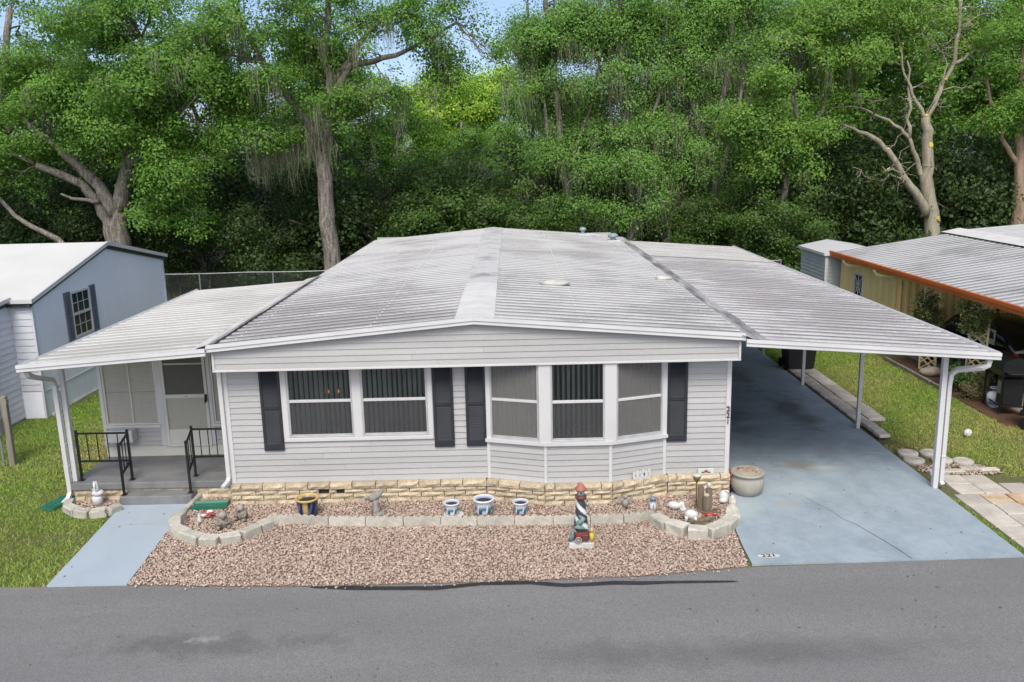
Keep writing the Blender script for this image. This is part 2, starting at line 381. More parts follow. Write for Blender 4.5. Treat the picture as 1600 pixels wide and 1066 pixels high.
def drive_mat(name, light, mid, stains=True):
    t = NT(name); p = t.coord('Pos'); t.b.inputs['Roughness'].default_value = .62
    n1 = t.noise(p, 1.1, 7, .68); n2 = t.noise(p, 4.5, 6, .72); n3 = t.noise(p, 90, 2)
    c = t.mix(t.ramp(n1, .35, .66), light, mid)
    c = t.mix(t.ramp(n2, .45, .66, 0, .5 if stains else .25), c, tuple(x*.8+.12 for x in light)); c = t.mix(t.ramp(t.noise(t.coord('Pos', (1, .4, 1)), 2.1, 6, .7), .50, .70, 0, .5 if stains else .2), c, tuple(x*.62 for x in light))
    c = t.mix(t.ramp(n3, .3, .7, 0, .12), c, (.2, .22, .25))
    if stains:  # spots of dirt and scuffing, and the carport shade as colour
        nz = t.noise(p, 1.7, 4)
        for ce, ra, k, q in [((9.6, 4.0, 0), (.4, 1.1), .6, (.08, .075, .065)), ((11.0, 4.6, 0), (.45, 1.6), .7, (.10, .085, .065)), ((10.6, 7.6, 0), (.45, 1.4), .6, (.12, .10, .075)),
                             ((10.0, 1.1, 0), (.55, .34), .8, (.26, .25, .20)), ((10.4, 1.0, 0), (.35, .16), .8, (.48, .52, .52)), ((9.9, 4.6, 0), (2.2, 4.6), .34, (.14, .175, .21)), ((9.2, -.6, 0), (.28, .22), .4, (.42, .38, .32)),  # broad dark blue patch is the carport's shade painted into the drive colour
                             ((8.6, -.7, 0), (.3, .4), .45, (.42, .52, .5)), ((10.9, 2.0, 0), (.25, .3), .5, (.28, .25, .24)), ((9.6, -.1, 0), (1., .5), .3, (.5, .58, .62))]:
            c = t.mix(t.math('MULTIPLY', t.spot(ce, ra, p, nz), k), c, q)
    t.ln(t.mix(1., c, (.93, .92, .90), 'MULTIPLY'), t.b.inputs['Base Color']); t.bump(n3, .12, .004); return t.m
DRIVE = drive_mat('blue_painted_concrete', (.36, .435, .50), (.265, .335, .395))
WALKM = drive_mat('blue_painted_walk', (.41, .485, .56), (.365, .44, .515), False)
drv = put('driveway', None, kind='structure')
LE = [(8.10, -2.66), (8.12, -2.1), (8.16, -1.55), (8.27, -1.0), (8.40, -.45), (8.46, .05)]
def left_x(y):
    if y >= .05: return 8.46
    for (a, b), (c, d) in zip(LE, LE[1:]):
        if b <= y <= d: return a+(c-a)*(y-b)/(d-b)
    return 8.1
js = [-2.64, 1.72, 5.05, 8.4, 11.8]
for a, b in zip(js, js[1:]):
    ys = sorted({a, b-.016}|{y for _, y in LE if a < y < b})
    poly = [(left_x(y), y) for y in ys]+[(11.95, b-.016), (11.95, a if a > -2 else -2.585)]
    sheet('concrete_slab', poly[::-1], 0, DRIVE, .12, ).parent = drv
# crack running through the front slab
cr = [(10.35, -2.6), (10.3, -2.3), (10.2, -2.05), (10.16, -1.8), (10.02, -1.45), (9.9, -1.2), (9.86, -.9), (9.7, -.55), (9.6, -.2)]
mb = MB(); vs = []
for i, (x, y) in enumerate(cr):
    x += random.uniform(-.02, .02); hw = .006*(1-i/len(cr))+.001; vs += [(x-hw, y, .002), (x+hw, y, .002)]
mb.add(vs, [(2*i, 2*i+1, 2*i+3, 2*i+2) for i in range(len(cr)-1)]); mb.build('crack', MORTAR, drv)
# painted house number on the drive
pl = MB(); pl.add([(8.40+.165*math.cos(t), -2.42+.06*math.sin(t), .004) for t in [2*math.pi*i/28 for i in range(28)]], [tuple(range(28))])
plo = pl.build('number_plate_paint', pm('white_number_paint', (.74, .74, .72), .6), drv)
tm = put('house_number', text_mesh('221', .115, pm('black_number_paint', (.02, .02, .02), .6), .0005), drv, (8.40, -2.42, .008)); tm.scale = (1.25, 1, 1)

wlk = put('walkway', None, kind='structure')
for ya, yb in ((-2.82, -.83), (-.815, -.02)):
    f = lambda y, a, b: a+(b-a)*(y+2.82)/2.82
    MB().prism([(f(ya, -1.68, -1.88), ya), (f(ya, -.57, -.745), ya), (f(yb, -.57, -.745), yb), (f(yb, -1.68, -1.88), yb)], 'z', -.1, 0).build('concrete_slab', WALKM, wlk)

# gravel bed
GP = [(-.555, -2.83), (.8, -2.93), (2.1, -2.98), (4.7, -2.96), (6.5, -2.9), (8.02, -2.70), (8.09, -2.1), (8.13, -1.55), (8.24, -1.0), (8.37, -.45), (8.44, -.02), (7.5, 0), (0, 0), (0, .35), (-.68, .35), (-.7, -.6), (-.66, -1.3)]
sheet('gravel_bed', GP, -.018, pm('gravel_base', (.33, .24, .19), .95, (.22, .15, .12), 40, coord='Pos', bump=.6, bscale=40), kind='structure')
def in_poly(X, Y, poly):
    r = np.zeros(len(X), bool); n = len(poly)
    for i in range(n):
        (x1, y1), (x2, y2) = poly[i], poly[(i+1) % n]
        c = ((y1 > Y) != (y2 > Y)) & (X < (x2-x1)*(Y-y1)/(y2-y1+1e-12)+x1); r ^= c
    return r
def gravel(name, poly, N, label, smin=.011, smax=.025, ex=None):
    P = np.array(poly); X = rng.uniform(P[:, 0].min(), P[:, 0].max(), N); Y = rng.uniform(P[:, 1].min(), P[:, 1].max(), N)
    k = in_poly(X, Y, poly); X, Y = X[k], Y[k]; n = len(X)
    V0 = np.array([(1, 0, 0), (0, 1, 0), (-1, 0, 0), (0, -1, 0), (.15, .1, 1), (-.1, .1, -1)])
    F0 = np.array([(0, 1, 4), (1, 2, 4), (2, 3, 4), (3, 0, 4), (1, 0, 5), (2, 1, 5), (3, 2, 5), (0, 3, 5)])
    sc = rng.uniform(smin, smax, (n, 1))*rng.uniform(.65, 1.25, (n, 3)); sc[:, 2] *= .7
    V = V0[None]*sc[:, None, :]*rng.uniform(.8, 1.3, (n, 6, 1))
    a = rng.uniform(0, 6.28, n); ca, sa = np.cos(a)[:, None], np.sin(a)[:, None]
    tl = rng.normal(0, .4, n)[:, None]
    x, y, z = V[..., 0], V[..., 1], V[..., 2]
    y, z = y*np.cos(tl)-z*np.sin(tl), y*np.sin(tl)+z*np.cos(tl)
    V = np.stack([x*ca-y*sa+X[:, None], x*sa+y*ca+Y[:, None], z-.008+rng.uniform(-.004, .016, n)[:, None]], -1).reshape(-1, 3)
    F = (F0[None]+6*np.arange(n)[:, None, None]).reshape(-1, 3)
    pal = np.array([(.58, .43, .36), (.50, .355, .29), (.62, .51, .43), (.70, .61, .53), (.42, .30, .24), (.46, .40, .36), (.60, .44, .335), (.33, .26, .22), (.74, .68, .62)])
    w_ = np.array([.2, .16, .19, .12, .1, .07, .1, .04, .04]); w_ = w_/w_.sum()
    c = pal[rng.choice(len(pal), n, p=w_)]*rng.uniform(.8, 1.12, (n, 1))
    c = c*.7+np.array([.56, .43, .36])*.3
    tone = fnoise(np.stack([X, Y], 1)*1.3, 5); c *= (1+.07*tone)[:, None]
    return put(name, np_mesh(name, V, F, STONES, np.repeat(c, 6, 0)), kind='stuff', label=label, category='gravel')
gravel('gravel', GP, 50000, 'pink and cream gravel spread in front of the house')
gravel('gravel', [(-.5, -2.87), (.8, -2.97), (2.1, -3.02), (4.7, -3.0), (6.5, -2.94), (8.0, -2.74), (8.05, -2.78), (6.5, -3.0), (4.7, -3.06), (2.1, -3.08), (.8, -3.03), (-.5, -2.94)], 170, 'stray gravel stones spilled on the road edge')
gravel('gravel', [(-2.72, .18), (-2.68, -.12), (-2.45, -.34), (-2.2, -.4), (-1.95, -.36), (-1.86, -.1), (-1.88, .18)], 900, 'small patch of pink gravel round the white pelican')

# ------------------------------------------------------------------ the house
WX0, WX1, ZS, ZB = .08, 8.40, .34, 2.38
home = thing('mobile_home', 'grey vinyl sided mobile home with ribbed metal roof and bay window', 'house')
LAP = .1016
def lap_board(L, h=LAP, t=.020):
    """one course: bottom edge stands proud, with a rolled butt; runs along +x, faces -y"""
    return MB().prism([(-.004, h+.012), (-t, .012), (-t-.002, .006), (-t+.003, 0), (.012, 0), (.012, h+.012)], 'x', 0, L)
def board(parent, p0, p1, z, h=LAP, mat=SIDING):
    d = Vector((p1[0]-p0[0], p1[1]-p0[1], 0)); L = d.length
    return lap_board(L, h).build('siding_board', mat, parent, loc=(p0[0], p0[1], z), rz=math.atan2(d.y, d.x))
def courses(parent, p0, p1, z0, z1, holes=(), mat=SIDING, lap=LAP, seams=True):
    """lap boards between two ground points, cut round openings (a, b, za, zb) given along the run"""
    d = Vector((p1[0]-p0[0], p1[1]-p0[1])); L = d.length; u = d/L
    n = int(round((z1-z0)/lap)); h = (z1-z0)/n
    for i in range(n):
        za = z0+i*h; zb = za+h; segs = [(0, L)]
        for (a, b, ha, hb) in holes:
            if zb > ha+.03 and za < hb-.03:
                segs = [q for s_ in segs for q in ((s_[0], min(s_[1], a)), (max(s_[0], b), s_[1])) if q[1]-q[0] > .02]
        out = []
        for a, b in segs:
            if seams and b-a > 3 and random.random() < .75:
                m = a+(b-a)*random.uniform(.25, .75); out += [(a, m), (m+.003, b)]
            else: out.append((a, b))
        for a, b in out: board(parent, (p0[0]+u.x*a, p0[1]+u.y*a), (p0[0]+u.x*b, p0[1]+u.y*b), za, h, mat)
fwall = MB().box(WX0, WX1, .06, .12, ZS, 1.04).box(WX0, .99, .06, .12, 1.04, 2.5).box(3.46, 4.40, .06, .12, 1.04, 2.5).box(7.32, WX1, .06, .12, 1.04, 2.5).build('front_wall', SIDING, home)
WIN = (.98-WX0, 3.47-WX0, 1.06, 2.6)
courses(fwall, (WX0, 0), (4.38, 0), ZS, ZB, [WIN])
courses(fwall, (7.33, 0), (WX1, 0), ZS, ZB)
BAY = [(4.38, 0), (5.32, -.30), (6.39, -.30), (7.33, 0)]
for a, b in zip(BAY, BAY[1:]): courses(fwall, a, b, ZS, 1.03, seams=False)
MB().prism([(4.40, .1), (7.31, .1), (6.37, -.27), (5.34, -.27)][::-1], 'z', ZS, 1.0).build('bay_base', SIDING, home)
MB().cbox(WX0-.05, WX0+.03, -.03, .05, ZS, ZB).build('corner_trim', WHITE, home)
ct = MB().cbox(WX1-.06, WX1+.02, -.03, .05, ZS, ZB).build('corner_trim', WHITE, home)
for i, ch in enumerate('221'):
    o = put('house_number', text_mesh(ch, .125, BLACK, .004), home, (WX1-.024, -.04, 1.46-.108*i)); o.rotation_euler = (R(90), 0, 0)
MB().box(WX0, WX0+.05, .12, 17, .1, 2.8).build('side_wall', SIDING, home)
MB().box(WX1-.05, WX1, .12, 17, .0, 2.8).build('side_wall', SIDING, home)
MB().box(WX0, WX1, 16.95, 17, .0, 2.9).build('rear_wall', SIDING, home)
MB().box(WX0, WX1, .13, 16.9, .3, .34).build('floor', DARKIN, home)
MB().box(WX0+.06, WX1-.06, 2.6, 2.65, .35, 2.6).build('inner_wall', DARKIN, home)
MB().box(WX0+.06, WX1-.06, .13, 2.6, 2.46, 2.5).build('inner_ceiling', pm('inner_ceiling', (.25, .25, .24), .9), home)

# windows -------------------------------------------------
def frame_rect(mb, a, b, z0, z1, wd, y0, y1):
    mb.cbox(a, b, y0, y1, z1-wd, z1, .004); mb.cbox(a, b, y0, y1, z0, z0+wd, .004)
    mb.cbox(a, a+wd, y0+.001, y1-.001, z0+wd, z1-wd, .004); mb.cbox(b-wd, b, y0+.001, y1-.001, z0+wd, z1-wd, .004)
def sash_window(parent, L, z0, z1, zm, loc, rz, screen_lo=SCREEN, screen_up=None, blinds=True, seed=0):
    """double hung unit in local x 0..L; faces -y"""
    wo = put('window', None, parent, loc, rz)
    f = MB(); frame_rect(f, 0, L, z0, z1, .03, -.035, .03); f.build('frame', ALU, wo)
    MB().cbox(.028, L-.028, -.03, .018, zm-.022, zm+.022, .004).build('meeting_rail', WHITE, wo)
    MB().cbox(.03, L-.03, -.025, .02, z0+.03, z0+.055, .003).build('bottom_rail', ALU, wo)
    for nm, a, b, y in (('pane', zm+.02, z1-.03, .012), ('pane', z0+.05, zm-.02, -.002)):
        MB().box(.03, L-.03, y, y+.004, a, b).build(nm, GLASS, wo)
    if screen_lo: MB().add([(.03, -.016, z0+.05), (L-.03, -.016, z0+.05), (L-.03, -.016, zm-.02), (.03, -.016, zm-.02)], [(0, 1, 2, 3)]).build('insect_screen', screen_lo, wo)
    if screen_up: MB().add([(.03, -.012, zm+.02), (L-.03, -.012, zm+.02), (L-.03, -.012, z1-.03), (.03, -.012, z1-.03)], [(0, 1, 2, 3)]).build('insect_screen', screen_up, wo)
    if blinds:
        b = MB(); x = .05
        while x < L-.04:
            a = R(58)+random.uniform(-.12, .12); dx, dy = .041*math.cos(a), .041*math.sin(a)
            b.add([(x-dx, .09-dy, z0+.02), (x+dx, .09+dy, z0+.02), (x+dx, .09+dy, z1), (x-dx, .09-dy, z1)], [(0, 1, 2, 3)]); x += .083
        b.build('vertical_blind', BLIND, wo, kind='stuff')
    return wo
wt = MB(); wt.cbox(.98, 3.47, -.045, .02, 1.06, 1.125, .006); wt.cbox(.975, 1.075, -.04, .02, 1.125, 2.42, .006)
wt.cbox(3.39, 3.475, -.04, .02, 1.125, 2.42, .006); wt.cbox(2.15, 2.30, -.042, .02, 1.125, 2.42, .006)
wt.build('window_casing', WHITE, home)
sash_window(home, 1.075, 1.125, 2.42, 1.755, (1.075, 0, 0), 0)
sash_window(home, 1.09, 1.125, 2.42, 1.755, (2.30, 0, 0), 0)
# bay windows: casing posts at the four corners, sill, three sash units
for (x, y), wd in zip(BAY, (.055, .10, .10, .055)):
    MB().cbox(x-wd, x+wd, y-.045, y+.05, 1.03, 2.42, .008).build('bay_post', WHITE, home)
for (x, y) in BAY: MB().cbox(x-.028, x+.028, y-.032, y+.02, ZS, 1.0, .005).build('corner_trim', WHITE, home)
SI = [(4.33, -.06), (5.30, -.365), (6.41, -.365), (7.38, -.06), (7.33, .06), (4.38, .06)]
MB().prism(SI, 'z', .995, 1.055).build('bay_sill', WHITE, home)
for k, (a, b) in enumerate(zip(BAY, BAY[1:])):
    d = Vector((b[0]-a[0], b[1]-a[1], 0)); L = d.length; u = d/L; g = (.06, .10, .10, .06); s0, s1 = g[k]*.96, L-g[k+1]*.96
    sash_window(home, s1-s0, 1.055, 2.42, 1.73, (a[0]+u.x*s0, a[1]+u.y*s0, 0), math.atan2(u.y, u.x), SCREEN if k == 1 else SCREENL, None if k == 1 else SCREENL)
# shutters
def shutter_meshes(w_=.335, z0=.92, z1=2.40, zm=1.66):
    f = MB(); f.cbox(0, w_, -.05, -.018, z1-.06, z1, .004); f.cbox(0, w_, -.05, -.018, z0, z0+.11, .004); f.cbox(0, .045, -.049, -.018, z0+.11, z1-.06, .004); f.cbox(w_-.045, w_, -.049, -.018, z0+.11, z1-.06, .004)
    f.cbox(.045, w_-.045, -.048, -.018, zm-.03, zm+.03, .004); f.box(.02, w_-.02, -.022, -.016, z0+.02, z1-.02)
    ls = []
    for a, b in ((z0+.115, zm-.035), (zm+.035, z1-.065)):
        l = MB(); n = int((b-a)/.026); h = (b-a)/n
        for i in range(n): z = a+i*h; l.add([(.047, -.044, z), (w_-.047, -.044, z), (w_-.047, -.024, z+h), (.047, -.024, z+h), (.047, -.024, z-.001), (w_-.047, -.024, z-.001)], [(0, 1, 2, 3), (4, 5, 1, 0)])
        ls.append(l.mesh('louvre_panel', CHAR))
    return f.mesh('shutter', CHAR), ls
SF, SL = shutter_meshes()
for x in (.635, 3.485, 4.02, 7.36):
    o = put('shutter', SF, home, (x, -.004, 0))
    for m in SL: put('louvre_panel', m, o, kind='stuff')

# gable box over the windows
gb = MB().box(.06, 8.42, -.33, -.30, 2.40, 2.66).add([(.06, -.33, 2.66), (4.215, -.33, 3.0), (8.42, -.33, 2.66), (.06, -.30, 2.66), (4.215, -.30, 3.0), (8.42, -.30, 2.66)], [(0, 2, 1), (3, 4, 5)]).build('gable_face', SIDING, home)
XL, XR, XP = .02, 8.46, 4.215
zt = lambda x: 2.70+(3.045-2.70)*(1-abs(x-XP)/(XP-.02))
n = 7; lap = .0995
for i in range(n):
    za = 2.395+i*lap; zb = za+lap+.01
    if za > 3.02: break
    def inv(z): return 0 if z <= 2.70 else (z-2.70)/(3.045-2.70)*(XP-.02)
    xa0, xa1 = XL+inv(za), XR-inv(za); xb0, xb1 = XL+inv(min(zb, 3.044)), XR-inv(min(zb, 3.044))
    # broad course, its top cut along the rake
    mid = (xa0+xa1)/2+random.uniform(-1.2, 1.2)
    for (p, q, r_, s_) in ((xa0, mid, xb0, max(mid, xb0)), (mid+.003, xa1, mid+.003 if xb0 < mid else xb0, xb1)):
        if q-p < .1 or r_ > s_: continue
        MB().add([(p, -.366, za+.004), (q, -.366, za+.004), (s_, -.352, zb), (r_, -.352, zb), (p, -.34, za), (q, -.34, za), (s_, -.34, zb), (r_, -.34, zb)],
                 [(0, 1, 2, 3), (4, 5, 1, 0), (5, 6, 2, 1), (7, 4, 0, 3), (3, 2, 6, 7), (7, 6, 5, 4)]).build('siding_board', SIDING, gb)
MB().cbox(XL-.01, XR+.01, -.375, -.325, 2.365, 2.40, .005).build('box_trim', WHITE, home)
for x in (XL-.005, XR-.035): MB().cbox(x, x+.04, -.38, -.33, 2.40, 2.69, .005).build('box_trim', WHITE, home)
MB().add([(XL, -.33, 2.375), (XR, -.33, 2.375), (XR, .1, 2.375), (XL, .1, 2.375)], [(0, 1, 2, 3)]).build('soffit', WHITE, home)
for x in (XL+.005, XR-.015): MB().box(x, x+.01, -.33, .1, 2.38, 2.75).build('box_side', SIDING, home)

# block skirt following the bay
skirt = put('block_skirt', None, home)
SK = [(.03, -.10), (4.33, -.10), (5.30, -.41), (6.41, -.41), (7.38, -.10), (8.43, -.10)]
ROWS = [(-.07, .06), (.062, .147), (.149, .234), (.236, .345)]
def split_block(L, h, d):
    """rough split-face block; face towards -y, gridded so that the face is uneven"""
    nx, nz = 4, 2; vs = []; fs = []
    for k in range(nz+1):
        for i in range(nx+1):
            e = i in (0, nx) or k in (0, nz); vs.append((L*i/nx, random.uniform(.008, .018) if e else random.uniform(-.018, .004), h*k/nz))
    o = len(vs); vs += [(0, d, 0), (L, d, 0), (L, d, h), (0, d, h)]
    g = lambda i, k: k*(nx+1)+i
    for k in range(nz):
        for i in range(nx): fs.append((g(i, k), g(i+1, k), g(i+1, k+1), g(i, k+1)))
    fs += [tuple([g(i, nz) for i in range(nx+1)]+[o+2, o+3]), tuple([g(i, 0) for i in range(nx, -1, -1)]+[o, o+1]),
           (g(0, 2), g(0, 1), g(0, 0), o, o+3)[::-1], (g(nx, 0), g(nx, 1), g(nx, 2), o+2, o+1)[::-1]]
    return MB().add(vs, fs)
VENTS = [(1.50, 1.67), (1.80, 1.93)]
for ri, (z0, z1) in enumerate(ROWS):
    for si, (a, b) in enumerate(zip(SK, SK[1:])):
        d = Vector((b[0]-a[0], b[1]-a[1], 0)); L = d.length; u = d/L
        cuts = [0.]; x = (.19 if ri % 2 else .36)+random.uniform(-.05, .05)
        while x < L-.12: cuts.append(x); x += random.uniform(.355, .40)
        cuts.append(L)
        if si == 0 and ri == 2:
            cuts = [c for c in cuts if not 1.3 < c < 2.1]+[v-.03 for p in VENTS for v in p]; cuts.sort()
        for p, q in zip(cuts, cuts[1:]):
            if si == 0 and ri == 2 and any(abs(p+.03-v[0]) < .005 for v in VENTS): continue
            pr = random.uniform(0, .012)+(.022 if ri == 3 else 0)
            nrm = Vector((u.y, -u.x, 0))
            pos = Vector((a[0], a[1], z0+.003))+u*(p+.006)+nrm*pr
            split_block(q-p-.012, z1-z0-.008, .10+pr-.005).build('block', BRICK, skirt, loc=pos, rz=math.atan2(u.y, u.x))
SB = [(x, y+.06) for x, y in SK]
MB().prism([(8.40, .05), (.06, .05)][::-1]+[(8.40, -.06)]+SB[1:-1][::-1]+[(.06, -.06)], 'z', -.1, .333).build('skirt_backing', MORTAR, skirt)

# roof
def pan_mesh(name, xa, za, xb, zb, pitch, nrib, mat, rib=.016):
    """metal pan panel: runs along x from (xa,za) to (xb,zb), nrib ribs across y"""
    prof = []
    for k in range(nrib):
        y = k*pitch
        prof += [(y, .0), (y+.018, rib), (y+.125, rib), (y+.145, 0), (y+.215, .0), (y+.225, .006), (y+.235, 0)]
    prof.append((nrib*pitch, 0))
    mb = MB(); vs = []
    for x, z in ((xa, za), (xb, zb)):
        for y, h in prof: vs.append((x, y, z+h))
    m = len(prof); fs = [(i, i+1, m+i+1, m+i) if xb > xa else (i, m+i, m+i+1, i+1) for i in range(m-1)]
    return mb.add(vs, [f[::-1] for f in fs]).mesh(name, mat)
def pans(parent, xa, za, xb, zb, y0, y1, mat, nrib=3, pitch=PITCH):
    W = nrib*pitch; n = int(round((y1-y0)/W)); me = pan_mesh('roof_panel', xa, za, xb, zb, (y1-y0)/n/nrib, nrib, mat)
    for i in range(n): put('roof_panel', me, parent, (0, y0+i*(y1-y0)/n, 0))
YF, YR = -.446, 17.05
ZE, ZP = 2.80, 3.145
rl = put('roof', None, home)
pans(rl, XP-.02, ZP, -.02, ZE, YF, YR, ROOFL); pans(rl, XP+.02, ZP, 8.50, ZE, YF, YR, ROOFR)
MB().add([(0, YF, ZE-.01), (XP, YF, ZP-.01), (XP, YR, ZP-.01), (0, YR, ZE-.01), (8.48, YF, ZE-.01), (8.48, YR, ZE-.01)], [(0, 1, 2, 3), (1, 4, 5, 2)]).build('roof_deck', DARKIN, rl)
sl = (ZP-ZE)/(XP)
for ya, yb, m in ((YF-.01, 3.55, CAPC), (3.5, YR+.02, CAPM)):
    h = .026 if m is CAPC else .028
    MB().add([(3.90, ya, ZP-sl*.31+h-.03), (3.91, ya, ZP-sl*.31+h), (XP, ya, ZP+h+.006), (4.54, ya, ZP-sl*.31+h), (4.55, ya, ZP-sl*.31+h-.03), (3.90, yb, ZP-sl*.31+h-.03), (3.91, yb, ZP-sl*.31+h), (XP, yb, ZP+h+.006), (4.54, yb, ZP-sl*.31+h), (4.55, yb, ZP-sl*.31+h-.03)],
             [(0, 1, 6, 5), (1, 2, 7, 6), (2, 3, 8, 7), (3, 4, 9, 8)]).build('ridge_cap', m, rl)
for xs in (2.55, 5.95, 8.2, .35):       # rows of roofing screws with pale washers
    mb = MB(); y = YF+.031
    while y < YR:
        z = (ZP-sl*abs(xs-XP))+.016; xx = xs+random.uniform(-.015, .015); mb.box(xx-.014, xx+.014, y-.014, y+.014, z, z+.012); y += .3068
    mb.build('screw_row', WHITE, rl, kind='stuff')
def rake(p, q, y0, y1, name, parent, mat=WHITE):
    """stepped fascia between two top points (x,z), profile in y/z"""
    prof = [(y1, 0), (y0, 0), (y0-.006, -.055), (y0+.012, -.06), (y0+.006, -.112), (y0+.02, -.122), (y1, -.122)]
    vs = [(p[0], a, p[1]+b) for a, b in prof]+[(q[0], a, q[1]+b) for a, b in prof]; n = len(prof)
    MB().add(vs, [tuple(range(n)), tuple(range(2*n-1, n-1, -1))]+[(i, i+n, (i+1) % n+n, (i+1) % n) for i in range(n)]).build(name, mat, parent)
rake((-.02, ZE+.03), (XP, ZP+.045), YF-.03, YF+.03, 'fascia', rl); rake((XP+.002, ZP+.045), (8.50, ZE+.03), YF-.03, YF+.03, 'fascia', rl)
MB().box(-.04, 0.0, YF, YR, ZE-.1, ZE-.005).build('eave_trim', WHITE, rl); MB().box(8.48, 8.52, YF, YR, ZE-.1, ZE-.005).build('eave_trim', WHITE, rl)
MB().box(0, 8.48, YR-.02, YR+.03, ZE-.1, ZE-.01).add([(0, YR+.02, ZE), (XP, YR+.02, ZP+.02), (8.48, YR+.02, ZE)], [(0, 2, 1)]).build('rear_trim', WHITE, rl)
# things standing on the roof
def on_roof(x): return ZP-sl*abs(x-XP)
mb = MB(); mb.ball((5.73, 3.81, on_roof(5.73)+.05), (.30, .17, .075), 14, 8, .1); mb.build('sealed_patch', pm('roof_sealant', (.66, .65, .60), .8, (.45, .44, .40), 7, bump=.6, bscale=25), rl, True)
mb = MB(); mb.ball((8.28, 5.6, on_roof(8.28)+.05), (.19, .16, .07), 12, 7, .12); mb.build('sealed_patch', MATS['roof_sealant'], rl, True)
pv = MB().lathe([(.09, 0), (.09, .02), (.06, .03), (.06, .16), (.11, .16), (.12, .2), (.10, .26), (.03, .28)], (7.35, 16.3, on_roof(7.35)), 16).build('vent_pipe', VENTM, rl, True)
MB().cbox(7.15, 7.75, 16.0, 16.45, on_roof(7.3)-.01, on_roof(7.3)+.05, .01).build('vent_flashing', WHITE, rl)
MB().lathe([(.14, 0), (.14, .03), (.09, .05), (.09, .12), (.16, .13), (.17, .2), (.1, .26), (.02, .27)], (8.2, 14.6, on_roof(8.2)), 16).build('vent_pipe', VENTM, rl, True)
MB().cbox(7.98, 8.42, 14.3, 14.85, on_roof(8.2)-.01, on_roof(8.2)+.05, .01).build('vent_flashing', WHITE, rl)
# downspout at the left front corner
def spout(parent, pts, r=.033, name='downspout', mat=WHITE): return MB().tube(pts, r, 4, True, True).build(name, mat, parent)
spout(home, [(.0, -.02, 2.45), (.0, -.05, 2.3), (.0, -.05, .48), (-.01, -.09, .40), (-.05, -.26, .36)])

# ------------------------------------------------------------------ carport
cp = thing('carport', 'attached carport with ribbed roof, white fascia and square posts over the drive', 'carport')
CY0, CY1, CX0, CX1, CZ0, CZ1 = -.50, 16.07, 8.53, 12.52, 2.70, 2.385
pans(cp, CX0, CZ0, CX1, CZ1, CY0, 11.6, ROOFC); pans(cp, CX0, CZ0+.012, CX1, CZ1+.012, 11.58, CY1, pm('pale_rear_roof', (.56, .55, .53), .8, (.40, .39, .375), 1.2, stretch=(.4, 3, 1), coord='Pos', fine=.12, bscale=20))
MB().add([(CX0, CY0, CZ0-.015), (CX1, CY0, CZ1-.015), (CX1, CY1, CZ1-.015), (CX0, CY1, CZ0-.015)], [(3, 2, 1, 0)]).build('roof_underside', WHITE, cp)
rake((CX0-.02, CZ0+.045), (CX1+.03, CZ1+.045), CY0-.03, CY0+.02, 'fascia', cp)
def gutter(parent, x, z, y0, y1, s): MB().prism([(x, z+.02), (x+s*.02, z+.05), (x+s*.035, z+.05), (x+s*.035, z-.07), (x-s*.03, z-.07)], 'y', y0, y1).build('edge_fascia', WHITE, parent)
gutter(cp, CX1, CZ1, CY0+.03, CY1, 1)
MB().add([(8.44, CY0-.01, ZE+.01), (8.50, CY0, ZE-.005), (8.60, CY0, CZ0+.05), (8.86, CY0, CZ0+.02), (8.44, YR, ZE+.01), (8.50, YR, ZE-.005), (8.60, YR, CZ0+.05), (8.86, YR, CZ0+.02)], [(0, 1, 5, 4), (1, 2, 6, 5), (2, 3, 7, 6)]).build('valley_flashing', FLASH, cp)
PX = 11.90
for y, r in ((-.06, .042), (3.2, .036), (6.59, .036), (9.9, .036)):
    MB().cbox(PX-r, PX+r, y-r, y+r, 0, 2.43, .004).build('post', WHITE, cp)
MB().cbox(PX-.05, PX+.05, CY0+.05, 12, 2.375, 2.42, .004).build('beam', WHITE, cp)
spout(cp, [(12.42, -.42, 2.30), (12.40, -.42, 2.21), (12.33, -.40, 2.17), (12.08, -.12, 2.07), (12.015, -.06, 1.98), (12.0, -.05, 1.8), (12.0, -.05, .12), (12.02, -.08, .06)], .036)
MB().cbox(11.96, 12.045, -.1, 0.0, .55, .575, .003).build('strap', WHITE, cp)
st = put('storage_room', None, cp)
MB().box(8.5, 11.8, 12.05, 16, 0, 2.4).build('wall', SAGE, st)
for i in range(20): board(st, (8.5, 12.04), (11.8, 12.04), .05+i*.115, .115, SAGE)

# ------------------------------------------------------------------ porch
po = thing('porch', 'screened side porch with low ribbed roof and concrete slab at the left end', 'porch')
PX0, PX1, PY1 = -3.0, -.02, 7.54
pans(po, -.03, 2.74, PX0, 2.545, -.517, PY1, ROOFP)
MB().add([(0, -.51, 2.725), (PX0, -.51, 2.53), (PX0, PY1, 2.53), (0, PY1, 2.725)], [(0, 1, 2, 3)]).build('roof_underside', WHITE, po)
rake((PX0-.02, 2.595), (-.02, 2.79), -.547, -.49, 'fascia', po)
gutter(po, PX0, 2.53, -.48, PY1, -1)
MB().add([(-.27, -.40, 2.765), (-.15, -.40, 2.79), (-.03, -.40, 2.82), (-.27, PY1, 2.765), (-.15, PY1, 2.79), (-.03, PY1, 2.82)], [(0, 3, 4, 1), (1, 4, 5, 2)]).build('flashing', pm('porch_flashing', (.70, .68, .63), .85, (.42, .40, .37), 2, stretch=(3, .6, 1), lohi=(.45, .7), coord='Pos', spec=.15), po)
